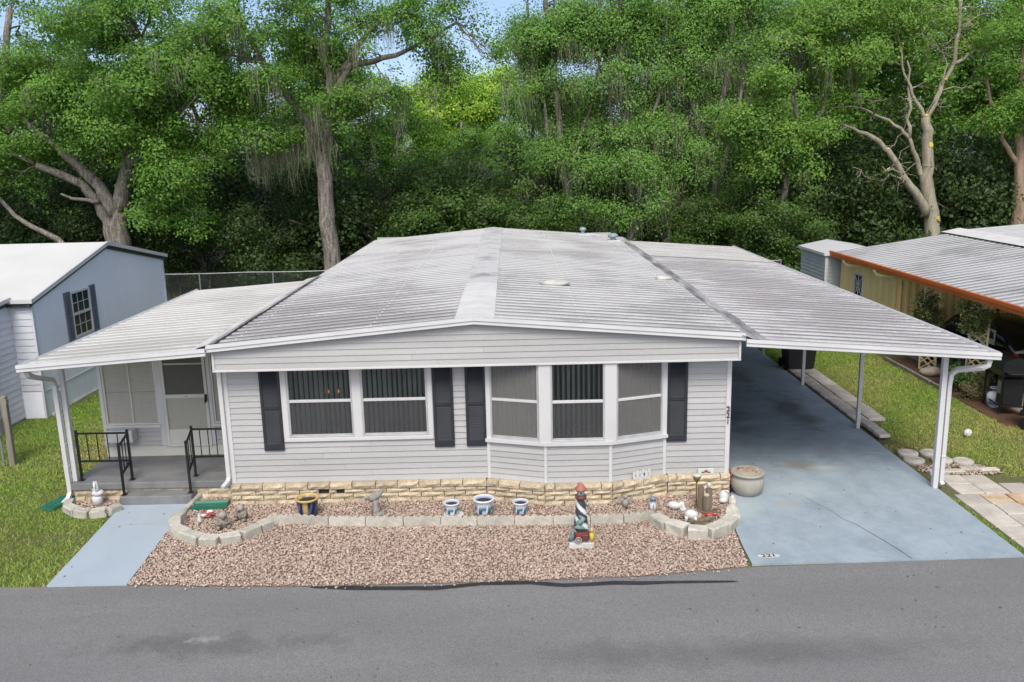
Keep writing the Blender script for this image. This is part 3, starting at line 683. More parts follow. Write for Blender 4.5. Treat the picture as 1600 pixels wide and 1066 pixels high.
# dirt-darkened lip where the house roof overlaps
MB().add([(.0, -.42, 2.835), (.09, -.42, 2.86), (.09, PY1, 2.86), (.0, PY1, 2.835)], [(0, 1, 2, 3)]).build('roof_lip', FLASH, po)
MB().cbox(-2.83, -.02, .21, 1.62, .19, .31, .01).build('slab', CONC_D, po)
MB().cbox(-1.90, -.68, -.03, .30, -.05, .15, .01).build('step', CONC_D, po)
pb = put('block_base', None, po)
for zi, (a, b) in enumerate(((-.06, .055), (.058, .185))):
    x = -2.80+(.0 if zi else .18); first = True
    if zi == 0: split_block(.17, b-a, .1).build('block', BRICK, pb, loc=(-2.80, .245, a))
    while x < -.1:
        L = min(random.uniform(.36, .4), -.03-x); split_block(L-.005, b-a, .1).build('block', BRICK, pb, loc=(x, .245, a)); x += L
MB().box(-2.79, -.05, .29, 1.6, -.06, .19).build('base_fill', MORTAR, pb)
PW = 1.56
MB().cbox(-2.80, -.0, PW, PW+.06, .31, .52, .004).build('kick_board', OFFW, po)
pwal = MB().box(-2.78, -1.72, PW+.02, PW+.06, .52, .88).box(-.74, .0, PW+.02, PW+.06, .52, .88).build('front_wall', SIDING, po)
courses(pwal, (-2.78, PW), (-1.72, PW), .52, .88, seams=False, lap=.09); courses(pwal, (-.74, PW), (.0, PW), .52, .88, seams=False, lap=.09)
for x, wd in ((-2.80, .07), (-1.74, .10), (-.80, .07), (-.10, .08)): MB().cbox(x, x+wd, PW-.03, PW+.05, .52, 2.50, .004).build('mullion', WHITE, po)
def porch_window(x0, x1, z0, z1, split):
    wo = put('window', None, po, (0, PW, 0))
    f = MB(); frame_rect(f, x0, x1, z0, z1, .035, -.02, .03); f.build('frame', OFFW, wo)
    MB().add([(x0, .01, z0), (x1, .01, z0), (x1, .01, z1), (x0, .01, z1)], [(0, 1, 2, 3)]).build('pane', SCREENP, wo)
    if split: MB().cbox((x0+x1)/2-.012, (x0+x1)/2+.012, -.01, .02, z0+.035, z1-.035, .003).build('muntin', OFFW, wo)
    for z in (1.55, 2.1): MB().box(x0+.035, x1-.035, .0, .008, z, z+.012).build('muntin', pm('vinyl_seam', (.42, .41, .36), .6), wo)
porch_window(-2.73, -1.74, .93, 2.50, True); porch_window(-.73, -.10, .93, 2.60, False)
MB().cbox(-2.76, -1.72, PW-.05, PW+.03, .875, .93, .005).build('sill', OFFW, po); MB().cbox(-.75, -.02, PW-.05, PW+.03, .875, .93, .005).build('sill', OFFW, po)
dr = put('screen_door', None, po, (0, PW-.012, 0))
f = MB(); frame_rect(f, -1.635, -.805, .50, 2.56, .055, -.03, .02); f.cbox(-1.58, -.86, -.031, .02, 1.43, 1.50, .004); f.cbox(-1.58, -.86, -.02, .018, .555, .83, .004); f.build('frame', OFFW, dr)
MB().add([(-1.58, .0, 1.5), (-.86, .0, 1.5), (-.86, .0, 2.51), (-1.58, .0, 2.51)], [(0, 1, 2, 3)]).build('pane', screen_mat('door_screen_dark', (.13, .13, .11), .8), dr)
MB().add([(-1.58, .0, .83), (-.86, .0, .83), (-.86, .0, 1.43), (-1.58, .0, 1.43)], [(0, 1, 2, 3)]).build('pane', SCREENP, dr)
MB().box(-1.58, -.86, -.012, .0, 2.06, 2.085).build('glazing_bar', ALU, dr)
MB().cbox(-.85, -.815, -.09, -.03, 1.36, 1.50, .008).tube([(-.835, -.05, 1.42), (-.835, -.11, 1.42), (-.835, -.11, 1.34)], .01, 6).build('handle', BLACK, dr)
MB().cbox(-1.22, -1.18, -.04, -.03, 1.455, 1.475, .002).build('name_tag', GALV, dr)
MB().box(-2.76, -2.70, PW+.06, PY1, .0, 2.5).build('side_wall', SIDING_W, po)
MB().box(-2.70, -.05, 3.6, 3.65, .31, 2.5).build('inner_wall', pm('porch_inside', (.32, .31, .27), .8), po)
MB().box(-2.70, -.0, 1.63, 3.6, .25, .31).build('inner_floor', pm('porch_inside_floor', (.22, .22, .2), .8), po)
MB().cbox(-2.845, -2.765, .33, .41, .31, 2.52, .005).build('post', WHITE, po)
spout(po, [(-2.93, -.40, 2.46), (-2.93, -.38, 2.40), (-2.92, -.28, 2.34), (-2.90, .05, 2.22), (-2.89, .2, 2.17), (-2.885, .27, 2.05), (-2.885, .29, .14), (-2.90, .22, .04), (-2.93, .10, .0)], .036)
for z in (1.0, .6): MB().cbox(-2.93, -2.84, .25, .34, z, z+.02, .003).build('strap', WHITE, po)
# little white air unit under the porch window
ac = thing('air_unit', 'small white wall air unit under the porch window', 'air conditioner', (-2.42, 1.40, .66))
MB().cbox(-.24, .24, -.10, .13, 0, .235, .012).build('casing', WHITE, ac)
for i in range(5): MB().cbox(-.20, .20, -.107, -.099, .04+i*.036, .055+i*.036, .002).build('grille_slat', OFFW, ac)
MB().cbox(-.30, -.25, -.06, .10, -.04, .02, .005).build('bracket', WHITE, ac)

def railing(name, label, posts, segs, stairs):
    t = thing(name, label, 'railing', group=None)
    for (x, y, z0, z1) in posts:
        MB().cbox(x-.019, x+.019, y-.019, y+.019, z0, z1, .003).build('post', BLACK, t)
        MB().cbox(x-.045, x+.045, y-.045, y+.045, z0, z0+.008, .002).build('base_plate', BLACK, t)
    for (a, b, nb) in segs:
        a, b = Vector(a), Vector(b)
        for dz in (0, -.50): MB().tube([a+Vector((0, 0, dz)), b+Vector((0, 0, dz))], .014, 4, True, True).build('rail', BLACK, t)
        for k in range(1, nb+1):
            p = a.lerp(b, k/(nb+1)); MB().tube([p, p+Vector((0, 0, -.50))], .007, 4, True, True).build('baluster', BLACK, t)
    return t
railing('railing', 'black metal railing on the porch beside the downspout post', [(-2.70, .37, .31, 1.22), (-1.82, .36, .31, 1.22), (-1.85, .06, .15, 1.08)], [((-2.70, .37, 1.16), (-1.82, .36, 1.16), 4), ((-1.82, .34, 1.14), (-1.85, .07, 1.02), 2)], None)
railing('railing', 'black metal railing between the porch steps and the house corner', [(-.76, .47, .31, 1.22), (-.73, .10, .15, 1.08)], [((-.76, .47, 1.16), (-.06, .47, 1.16), 4), ((-.76, .45, 1.14), (-.73, .11, 1.02), 2)], None)

# a lit table lamp glimmers behind the left window
lp = thing('table_lamp', 'small lit amber lamp glimmering behind the left front window', 'lamp', (1.62, .9, 1.02))
MB().lathe([(.09, -.3), (.09, -.28), (.02, -.26), (.02, .55), (.012, .62)], n=12).build('stand', BLACK, lp)
def emis(name, c, e):
    t = NT(name); t.b.inputs['Base Color'].default_value = (*c, 1); t.b.inputs['Emission Color'].default_value = (*c, 1); t.b.inputs['Emission Strength'].default_value = e; return t.m
AMB = emis('amber_bulb_glass', (1, .36, .08), .55)
for x in (-.09, .09): MB().lathe([(.02, .60), (.04, .62), (.042, .65), (.025, .68)], (x, 0, 0), 12).build('lamp_shade', AMB, lp, True)
MB().tube([(-.09, 0, .6), (0, 0, .56), (.09, 0, .6)], .008, 6).build('arm', BLACK, lp)
# ------------------------------------------------------------------ white house on the left
lh = thing('neighbour_house', 'white panelled house with plain white roof left of the porch', 'house')
GX, GY0, GYP, GY1, GZ0, GZP, GZ1 = -5.97, 5.32, 9.12, 12.8, 2.80, 3.66, 2.92
def ribbed_wall(poly_top, x, y0, y1, z0, pitch, name, mat, parent):
    """vertical-groove panel in the plane x, between y0,y1; top follows poly_top(y); faces +x"""
    mb = MB(); y = y0; vs = []; fs = []
    while y < y1-1e-6:
        yb = min(y+pitch, y1); g = .012
        for (ya, yc, dx) in ((y, y+g, -.008), (y+g, yb, 0)):
            if yc > yb: continue
            o = len(vs); vs += [(x+dx, ya, z0), (x+dx, yc, z0), (x+dx, yc, poly_top(yc)), (x+dx, ya, poly_top(ya))]; fs.append((o, o+1, o+2, o+3))
            if dx == 0: vs += [(x-.008, ya, z0), (x-.008, ya, poly_top(ya))]; fs.append((o+4, o, o+3, o+5))
        y = yb
    return mb.add(vs, fs).build(name, mat, parent)
gtop = lambda y: (GZ0+(GZP-GZ0)*(y-GY0)/(GYP-GY0) if y < GYP else GZP+(GZ1-GZP)*(y-GYP)/(GY1-GYP))-.06
SKZ = .58
gw = ribbed_wall(gtop, GX, GY0, GY1, SKZ, .135, 'gable_wall', PANEL_W, lh)
ribbed_wall(lambda y: SKZ-.02, GX+.01, GY0, GY1, -.03, .2, 'skirting', PANEL_W, lh)
MB().cbox(GX-.02, GX+.025, GY0, GY1, SKZ-.03, SKZ+.02, .004).build('skirt_trim', SIDING_W, lh)
MB().cbox(GX-.03, GX+.09, GY0+.2, GY1, -.05, .03, .01).build('footing', CONC, lh)
MB().cbox(GX-.02, GX+.03, GY0-.03, GY0+.05, -.03, GZ0-.05, .005).build('corner_trim', SIDING_W, lh)
MB().cbox(GX-.02, GX+.03, GY1-.05, GY1+.03, -.03, GZ1-.06, .005).build('corner_trim', SIDING_W, lh)
MB().box(-18, GX-.02, GY1-.05, GY1, 0, GZ1).build('rear_wall', PANEL_W, lh)
vh = MB().cbox(GX+.005, GX+.10, 5.75, 6.02, .28, .50, .01); vh.build('vent_hood', SIDING_W, lh)
# roof
WROOF = pm('white_coated_roof', (.74, .735, .70), .55, (.68, .675, .64), .9, coord='Pos')
th = .07
MB().add([(-19, GY0-.15, GZ0-.04), (GX+.12, GY0-.15, GZ0-.04), (GX+.12, GYP, GZP), (-19, GYP, GZP), (GX+.12, GY1+.15, GZ1-.02), (-19, GY1+.15, GZ1-.02)], [(0, 1, 2, 3), (3, 2, 4, 5)]).build('roof', WROOF, lh)
def rake_x(a, b, x0, x1, dz, mat, name):
    MB().add([(x, p[0], p[1]+d) for x in (x0, x1) for p, d in ((a, .01), (b, .01), (b, -dz), (a, -dz))], [(0, 1, 2, 3), (7, 6, 5, 4), (0, 4, 5, 1), (1, 5, 6, 2), (2, 6, 7, 3), (3, 7, 4, 0)]).build(name, mat, lh)
E0, EP, E1 = (GY0-.15, GZ0-.04), (GYP, GZP), (GY1+.15, GZ1-.02)
rake_x(E0, EP, GX+.05, GX+.13, .085, WHITE, 'drip_edge'); rake_x(EP, E1, GX+.05, GX+.13, .085, WHITE, 'drip_edge')
q = lambda p: (p[0], p[1]-.088)
rake_x(q(E0), q(EP), GX-.02, GX+.06, .085, CHAR2, 'fascia'); rake_x(q(EP), q(E1), GX-.02, GX+.06, .085, CHAR2, 'fascia')
MB().cbox(-6.6, GX+.13, GY0-.17, GY0-.13, GZ0-.125, GZ0-.03, .004).build('drip_edge', WHITE, lh)
MB().cbox(-6.6, GX+.05, GY0-.12, GY0-.05, GZ0-.215, GZ0-.127, .004).build('fascia', CHAR2, lh)
# front return wall and the projecting room further left
fr_ = MB().box(-6.5, GX-.02, GY0+.01, GY0+.06, -.03, GZ0-.1).build('front_wall', SIDING_W, lh)
courses(fr_, (-6.46, GY0), (GX-.02, GY0), .62, GZ0-.2, seams=False, mat=SIDING_W, lap=.15)
MB().box(-6.46, GX-.02, GY0-.008, GY0+.01, -.03, .60).build('skirting', PANEL_W, lh)
PRX, PRY = -6.46, 1.5
pr_ = MB().box(PRX-3, PRX-.01, PRY, GY0, -.03, GZ0-.18).build('projecting_room', SIDING_W, lh)
nb = 18
for i in range(nb):
    h = (GZ0-.22-.02)/nb
    lap_board(GY0-PRY-.02, h).build('siding_board', SIDING_W, pr_, loc=(PRX, PRY, .02+i*h), rz=R(90))
MB().cbox(PRX-.05, PRX+.02, GY0-.045, GY0-.0, .0, GZ0-.2, .004).build('corner_trim', SIDING_W, lh)
pz = lambda y: GZ0-.02-.06*(GY0-y)
MB().add([(PRX+.12, PRY-.2, pz(PRY)-.1), (PRX+.12, GY0-.1, GZ0+.02), (PRX-4, GY0-.1, GZ0+.02), (PRX-4, PRY-.2, pz(PRY)-.1)], [(0, 1, 2, 3)]).build('side_roof', WROOF, lh)
rake_x((PRY-.2, pz(PRY)-.105), (GY0-.1, GZ0+.005), PRX+.04, PRX+.13, .07, WHITE, 'drip_edge'); rake_x((PRY-.2, pz(PRY)-.185), (GY0-.1, GZ0-.075), PRX-.02, PRX+.05, .09, CHAR2, 'fascia')
# window with shutters on the gable side (faces +x): built facing -y and turned
wn = put('window', None, lh, (GX, 7.03, 0), R(90))
Lw, wz0, wz1 = .96, 1.49, 2.63
f = MB(); frame_rect(f, 0, Lw, wz0, wz1, .05, -.04, .02); f.cbox(.05, Lw-.05, -.035, .01, 2.04, 2.10, .004); f.build('frame', WHITE, wn)
for a, b in ((wz0+.05, 2.04), (2.10, wz1-.05)):
    for i in range(3):
        for j in range(2):
            u0 = .05+(Lw-.1)*i/3; v0 = a+(b-a)*j/2
            MB().box(u0+.008, u0+(Lw-.1)/3-.008, -.01, -.006, v0+.008, v0+(b-a)/2-.008).build('pane', pm('teal_dark_glass', (.035, .06, .06), .06) if a > 2 else pm('dark_window_glass', (.03, .033, .04), .08), wn)
    for i in (1, 2): MB().box(.05+(Lw-.1)*i/3-.008, .05+(Lw-.1)*i/3+.008, -.018, -.004, a, b).build('muntin', WHITE, wn)
    MB().box(.05, Lw-.05, -.017, -.004, (a+b)/2-.008, (a+b)/2+.008).build('muntin', WHITE, wn)
for x in (-.30, Lw+.02):
    so_ = put('shutter', None, wn, (x, 0, 0)); s_ = MB(); frame_rect(s_, 0, .28, wz0-.02, wz1+.03, .045, -.04, -.005); s_.cbox(.045, .235, -.038, -.006, 2.04, 2.09, .003); s_.build('shutter_frame', pm('slate_shutter', (.16, .18, .21), .55), so_)
    l = MB(); n = 36
    for i in range(n): z = wz0+.03+i*(wz1-wz0-.06)/n; l.add([(.045, -.034, z), (.235, -.034, z), (.235, -.012, z+.03), (.045, -.012, z+.03)], [(0, 1, 2, 3)])
    l.build('louvre_panel', MATS['slate_shutter'], so_, kind='stuff')

# meter post at the left edge
mp_ = thing('meter_post', 'weathered wooden post carrying grey electric boxes at the lawn edge', 'utility post', (-4.98, 2.2, 0), R(0))
MB().cbox(-.05, .06, -.05, .05, -.05, 1.36, .008).build('post', WOODG, mp_)
MB().cbox(-.34, -.06, -.20, -.04, .98, 1.32, .012).build('meter_box', GALV, mp_); MB().cbox(-.33, -.04, -.19, -.05, .62, .95, .012).build('breaker_box', GALV, mp_)
MB().lathe([(.075, 0), (.075, .05), (.06, .08), (.01, .085)], (0, 0, 0), 16).build('meter_dial', GLASSD, mp_, True, (-.2, -.2, 1.15)).rotation_euler = (R(90), 0, 0)
MB().tube([(-.12, -.09, .64), (-.12, -.09, -.05)], .025, 8).build('conduit', GALV, mp_)
MB().cbox(-.7, .07, -.045, .045, 1.2, 1.3, .006).build('cross_board', WOODG, mp_)

# ------------------------------------------------------------------ yellow house on the right
rh = thing('neighbour_house', 'yellow metal house with orange fascia and ribbed carport roof at the right', 'house')
EX, EZ, EY0, EY1 = 15.2, 2.36, 3.1, 14.0
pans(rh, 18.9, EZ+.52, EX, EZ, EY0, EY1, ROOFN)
MB().add([(EX, EY0, EZ-.02), (EX, EY1, EZ-.02), (18.9, EY1, EZ+.5), (18.9, EY0, EZ+.5)], [(0, 1, 2, 3)]).build('roof_underside', OFFW, rh)
pans(rh, 25, EZ+.98, 19.35, EZ+.60, EY0, EY1+.3, pm('pale_house_roof', (.56, .56, .55), .55, (.45, .45, .45), 1.2, stretch=(.5, 3, 1), coord='Pos', fine=.1, bscale=20))
MB().add([(18.8, EY0, EZ+.57), (19.4, EY0, EZ+.68), (19.4, EY1+.2, EZ+.68), (18.8, EY1+.2, EZ+.57)], [(0, 1, 2, 3)]).build('roof_flashing', CAPC, rh)
MB().prism([(EX, EZ+.06), (EX-.05, EZ+.05), (EX-.055, EZ-.03), (EX-.035, EZ-.04), (EX-.035, EZ-.12), (EX-.015, EZ-.13), (EX+.03, EZ-.13), (EX+.03, EZ+.05)], 'y', EY0, EY1+.05).build('fascia', ORANGE, rh)
WXs = 15.55
def corr_wall(p0, p1, z0, z1, pitch, dep, mat, name, parent):
    d = Vector((p1[0]-p0[0], p1[1]-p0[1], 0)); L = d.length; u = d/L; nr = Vector((u.y, -u.x, 0)); vs = []; n = int(L/pitch); k = 0
    for i in range(n):
        for a, e in ((0, 0), (.35, 0), (.5, 1), (.85, 1)):
            p = Vector((p0[0], p0[1], 0))+u*((i+a)*L/n)+nr*dep*e; vs += [(p.x, p.y, z0), (p.x, p.y, z1)]; k += 1
    return MB().add(vs, [(2*i, 2*i+2, 2*i+3, 2*i+1) for i in range(k-1)]).build(name, mat, parent)
MB().box(WXs, 18.4, 10.0, EY1-.05, 0, EZ+.0).build('utility_room', YELLOW, rh)
corr_wall((WXs-.02, EY1-.05), (WXs-.02, 10.0), 0, EZ-.0, .4, .012, YELLOW, 'panel_wall', rh)
corr_wall((WXs, 9.98), (18.45, 9.98), 0, EZ+.05, .2, .03, YELLOW, 'panel_wall', rh)
corr_wall((18.5, 10.0), (18.5, -.3), 0, EZ+.42, .22, .04, YELLOW, 'panel_wall', rh)
MB().box(18.55, 25, -.3, EY1, 0, EZ+.42).build('house_body', YELLOW, rh)
MB().cbox(WXs-.06, WXs+.02, 9.94, 10.03, 0, EZ, .006).build('corner_trim', YELLOW, rh)
# barred window
wv = put('window', None, rh, (WXs-.035, 12.75, 0), R(-90))
f = MB(); frame_rect(f, 0, .66, 1.14, 1.86, .04, -.04, .02); f.build('frame', WHITE, wv); MB().box(.04, .62, .0, .006, 1.18, 1.82).build('pane', pm('black_glass', (.01, .012, .015), .06), wv)
g = MB()
for (a, b) in (((.05, 1.2), (.6, 1.8)), ((.6, 1.2), (.05, 1.8)), ((.33, 1.2), (.33, 1.8))): g.tube([(a[0], -.02, a[1]), (b[0], -.02, b[1])], .012, 5)
g.tube([(.33+.16*math.cos(t), -.02, 1.5+.18*math.sin(t)) for t in [2*math.pi*i/16 for i in range(17)]], .012, 5); g.build('window_grille', WHITE, wv)
spout(rh, [(15.2, 12.9, 2.25), (15.25, 12.8, 2.12), (15.72, 12.3, 2.08)], .04, 'downspout', YELLOW); spout(rh, [(15.2, 10.6, 2.25), (15.25, 10.5, 2.12), (15.68, 10.05, 2.06), (15.69, 9.96, 1.9), (15.69, 9.95, .1)], .04, 'downspout', YELLOW)
# trellis posts with vines
def lattice(x, y, label):
    t = thing('trellis', label, 'trellis', (x, y, 0), R(35)); W, H = .42, 2.3
    for s_ in (-1, 1): MB().cbox(-.02, .02, s_*W/2-.02, s_*W/2+.02, 0, H, .003).build('upright', pm('tan_lath', (.85, .68, .38), .6), t)
    n = 14
    for k in range(n):
        z = k*H/n; dz = H/n*2
        for s_ in (-1, 1): MB().tube([(.004*s_, -s_*W/2, z), (.004*s_, s_*W/2, min(z+dz, H))], .014, 4, True, True).build('lath', pm('tan_lath', (.85, .68, .38), .6), t)
    return t
lattice(15.5, 7.75, 'tan lattice trellis post nearer the yellow wall'); lattice(15.5, 5.5, 'tan lattice trellis post beside the black car')
# sage shed behind
sh = thing('garden_shed', 'small sage green lap sided shed with white roof behind the yellow house', 'shed')
sw = MB().box(15.1, 16.7, 14.12, 16.5, 0, 2.28).build('wall', SAGE, sh)
for i in range(19):
    lap_board(2.36, .12).build('siding_board', SAGE, sw, loc=(15.09, 16.49, i*.12), rz=R(-90)); lap_board(1.55, .12).build('siding_board', SAGE, sw, loc=(15.12, 14.11, i*.12))
MB().cbox(15.05, 15.14, 14.06, 14.15, 0, 2.3, .005).build('corner_trim', WHITE, sh)
MB().add([(15.0, 14.0, 2.33), (16.0, 14.0, 2.52), (16.9, 14.0, 2.36), (15.0, 16.6, 2.33), (16.0, 16.6, 2.52), (16.9, 16.6, 2.36)], [(0, 1, 4, 3), (1, 2, 5, 4), (0, 2, 1)]).build('roof', WHITE, sh)
MB().box(14.99, 16.9, 13.98, 14.0, 2.25, 2.34).box(14.98, 15.0, 14.0, 16.6, 2.25, 2.335).build('fascia', WHITE, sh)
# paved carport floor of the neighbour
sheet('neighbour_driveway', [(15.75, -2.4), (18.5, -2.4), (18.5, 9.9), (15.75, 9.9)], -.02, pm('plain_concrete', (.32, .31, .29), .85, (.24, .23, .22), 1, coord='Pos'), kind='structure')
# black car
car = thing('parked_car', 'black hatchback parked under the yellow house carport', 'car', (16.82, 7.35, 0))
def loft(sections, name, mat, parent, smooth=True):
    n = len(sections[0]); vs = [p for s_ in sections for p in s_]; m = len(sections)
    fs = [(i*n+k, i*n+(k+1) % n, (i+1)*n+(k+1) % n, (i+1)*n+k) for i in range(m-1) for k in range(n)]+[tuple(range(n-1, -1, -1)), tuple(range((m-1)*n, m*n))]
    return MB().add(vs, fs).build(name, mat, parent, smooth)
def csec(y, w_, zb, zt, r_=.12, n=20, pw=3.2):
    out = []
    for k in range(n):
        t = 2*math.pi*k/n; c, s_ = math.cos(t), math.sin(t)
        out.append((w_*abs(c)**(2/pw)*(1 if c > 0 else -1), y, (zb+zt)/2+(zt-zb)/2*abs(s_)**(2/pw)*(1 if s_ > 0 else -1)))
    return out
loft([csec(-2.28, .70, .38, .80), csec(-2.2, .84, .28, 1.0), csec(-1.6, .90, .24, 1.06), csec(0, .91, .22, 1.02), csec(1.1, .90, .24, .96), csec(1.9, .86, .26, .86), csec(2.25, .70, .34, .70)], 'body', CARP, car)
loft([csec(-2.12, .62, .9, 1.05), csec(-1.75, .70, .9, 1.42), csec(-1.1, .74, .9, 1.54), csec(-.1, .74, .9, 1.55), csec(.5, .72, .9, 1.40), csec(1.25, .66, .85, .98)], 'cabin', CARP, car)
for s_ in (-1, 1):
    MB().add([(s_*.735, -1.5, 1.06), (s_*.76, -.3, 1.06), (s_*.72, -.3, 1.42), (s_*.69, -1.45, 1.40)], [(0, 1, 2, 3)]).build('side_window', GLASSD, car)
    MB().add([(s_*.765, -.22, 1.06), (s_*.735, .85, 1.04), (s_*.70, .35, 1.38), (s_*.72, -.22, 1.42)], [(0, 1, 2, 3)]).build('side_window', GLASSD, car)
    MB().ball((s_*.72, -2.17, .93), (.20, .10, .09), 12, 7).build('tail_light', RED, car, True)
    MB().ball((s_*.97, .55, 1.05), (.09, .06, .07), 8, 6).build('mirror', CARP, car, True)
    for y in (-1.4, 1.4):
        wl_ = MB().lathe([(.2, -.1), (.31, -.1), (.33, -.06), (.33, .06), (.31, .1), (.2, .1)], n=20).build('wheel', TYRE, car, True, (s_*.80, y, .33)); wl_.rotation_euler = (0, R(90), 0)
        MB().lathe([(.01, -.085), (.2, -.085), (.2, .085), (.01, .085)], n=16).build('rim', GALV, wl_)
MB().add([(-.6, -2.1, 1.08), (.6, -2.1, 1.08), (.58, -1.8, 1.38), (-.58, -1.8, 1.38)], [(0, 1, 2, 3)]).build('rear_window', GLASSD, car)
MB().add([(-.6, 1.2, 1.03), (.6, 1.2, 1.03), (.62, .55, 1.42), (-.62, .55, 1.42)], [(0, 1, 2, 3)]).build('windscreen', GLASSD, car)
MB().cbox(-.25, .25, -2.33, -2.29, .6, .72, .005).build('licence_plate', CERW, car)
# gas grill
gr = thing('gas_grill', 'black gas grill on a wheeled frame beside the yellow house carport', 'grill', (15.50, 4.27, 0), R(83))
for x in (-.42, .42):
    for y in (-.24, .24): MB().cbox(x-.018, x+.018, y-.018, y+.018, .03, .82, .003).build('leg', BLACK, gr)
    MB().cbox(x-.016, x+.016, -.24, .24, .16, .19, .003).build('side_brace', BLACK, gr)
MB().cbox(-.42, .42, .22, .245, .16, .19, .003).build('rear_brace', BLACK, gr); MB().cbox(-.44, .44, -.25, -.22, .80, .84, .003).build('front_rail', ALU, gr)
MB().cbox(-.45, .45, -.27, .27, .82, .98, .015).build('firebox', BLACK, gr)
MB().prism([(-.27, .985)]+[(-.27+.54*(1-math.cos(t))/2, .985+.24*math.sin(t)**.7) for t in [math.pi*i/10 for i in range(1, 10)]]+[(.27, .985)], 'x', -.45, .45).build('lid', BLACK, gr)
MB().tube([(-.3, -.27, 1.05), (-.3, -.31, 1.05), (.3, -.31, 1.05), (.3, -.27, 1.05)], .012, 6).build('lid_handle', ALU, gr)
for x in (-.68, .46): MB().cbox(x, x+.22, -.24, .22, .93, .955, .006).build('side_shelf', BLACKP, gr)
for x in (-.25, 0, .25): MB().lathe([(.03, 0), (.03, .03), (.02, .035)], n=10).build('knob', ALU, gr, False, (x, -.27, .9)).rotation_euler = (R(90), 0, 0)
MB().cbox(-.41, -.08, -.2, .2, .19, .78, .01).build('cabinet', BLACKP, gr); MB().cbox(-.36, -.13, .201, .215, .42, .70, .004).build('drip_tray', pm('grease_tray', (.35, .36, .33), .5), gr)
for x in (-.42, .42): MB().lathe([(.02, -.02), (.07, -.02), (.07, .02), (.02, .02)], n=14).build('wheel', TYRE, gr, False, (x, -.24, .05)).rotation_euler = (0, R(90), 0)
pt = thing('propane_tank', 'white and blue propane tank under the black grill', 'gas tank', (15.42, 4.50, -.02))
MB().col((.78, .78, .78)).lathe([(.10, 0), (.10, .03), (.14, .05), (.15, .1), (.15, .26), (.13, .32), (.06, .36), (.03, .37)], n=18, colf=lambda a, z: (.05, .12, .32) if .09 < z < .13 else (.78, .78, .78)).build('tank_body', PAINT, pt, True)
MB().tube([(.09*math.cos(t), .09*math.sin(t), .44) for t in [R(40)+R(280)*i/12 for i in range(13)]], .016, 6).build('collar', CERW, pt); MB().lathe([(.02, .36), (.02, .43), (.035, .43), (.035, .45)], n=8).build('valve', GALV, pt)
def wheelie(name, label, loc, rz, sx=1., h=1.02):
    t = thing(name, label, 'trash bin', loc, rz)
    loft([[(-.26*sx, -.27, .05), (.26*sx, -.27, .05), (.26*sx, .27, .05), (-.26*sx, .27, .05)], [(-.31*sx, -.34, h-.12), (.31*sx, -.34, h-.12), (.31*sx, .34, h-.12), (-.31*sx, .34, h-.12)]], 'bin_body', BLACKP, t, False)
    MB().cbox(-.33*sx, .33*sx, -.36, .36, h-.12, h-.07, .01).build('rim', BLACKP, t); MB().add([(-.32*sx, -.37, h-.065), (.32*sx, -.37, h-.065), (.32*sx, .36, h-.065), (-.32*sx, .36, h-.065), (-.24*sx, -.28, h), (.24*sx, -.28, h), (.24*sx, .3, h), (-.24*sx, .3, h)], [(4, 5, 6, 7), (0, 1, 5, 4), (1, 2, 6, 5), (2, 3, 7, 6), (3, 0, 4, 7)]).build('lid', BLACKP, t)
    MB().tube([(-.25*sx, .38, h-.1), (-.25*sx, .44, h-.1), (.25*sx, .44, h-.1), (.25*sx, .38, h-.1)], .015, 6).build('handle', BLACKP, t)
    for s_ in (-1, 1): MB().lathe([(.02, -.025), (.12, -.025), (.12, .025), (.02, .025)], n=14).build('wheel', TYRE, t, False, (s_*.3*sx, .27, .12)).rotation_euler = (0, R(90), 0)
wheelie('trash_bin', 'black wheeled trash bin standing beyond the carport posts', (12.33, 8.25, 0), R(0), 1.25)
wheelie('trash_bin', 'black trash bin on the lawn near the grill, at the frame edge', (15.52, 2.72, -.02), R(20))

# mulch bed with timber edge
sheet('mulch_bed', [(14.98, 9.2), (14.98, 5.0), (14.95, 3.1), (15.74, 3.0), (15.74, 9.2)], -.016, MULCH, kind='structure')
be = thing('bed_edging', 'low grey timber edging along the mulch bed by the trellises', 'garden edging')
for k in range(4):
    y = 9.0-k*.86; MB().cbox(14.93, 15.0, y-.84, y, -.04, .075, .01, .006).build('timber', WOODG, be)
rk = thing('garden_rock', 'pale rounded rock lying in the mulch bed', 'rock', (15.36, 7.25, 0)); MB().ball((0, 0, .09), (.30, .2, .13), 12, 8, .1).build('rock_body', pm('limestone', (.52, .46, .36), .85, (.36, .31, .23), 7, bump=.6), rk, True)
wo_ = thing('lawn_ornament', 'small white ornament lying alone on the right lawn', 'ornament', (13.82, 2.53, 0))
MB().ball((0, 0, .07), (.085, .06, .075), 9, 7, .12).build('shell', CERW, wo_); MB().cbox(-.02, .02, -.02, .02, -.03, .02, .004).build('stem', CERW, wo_)

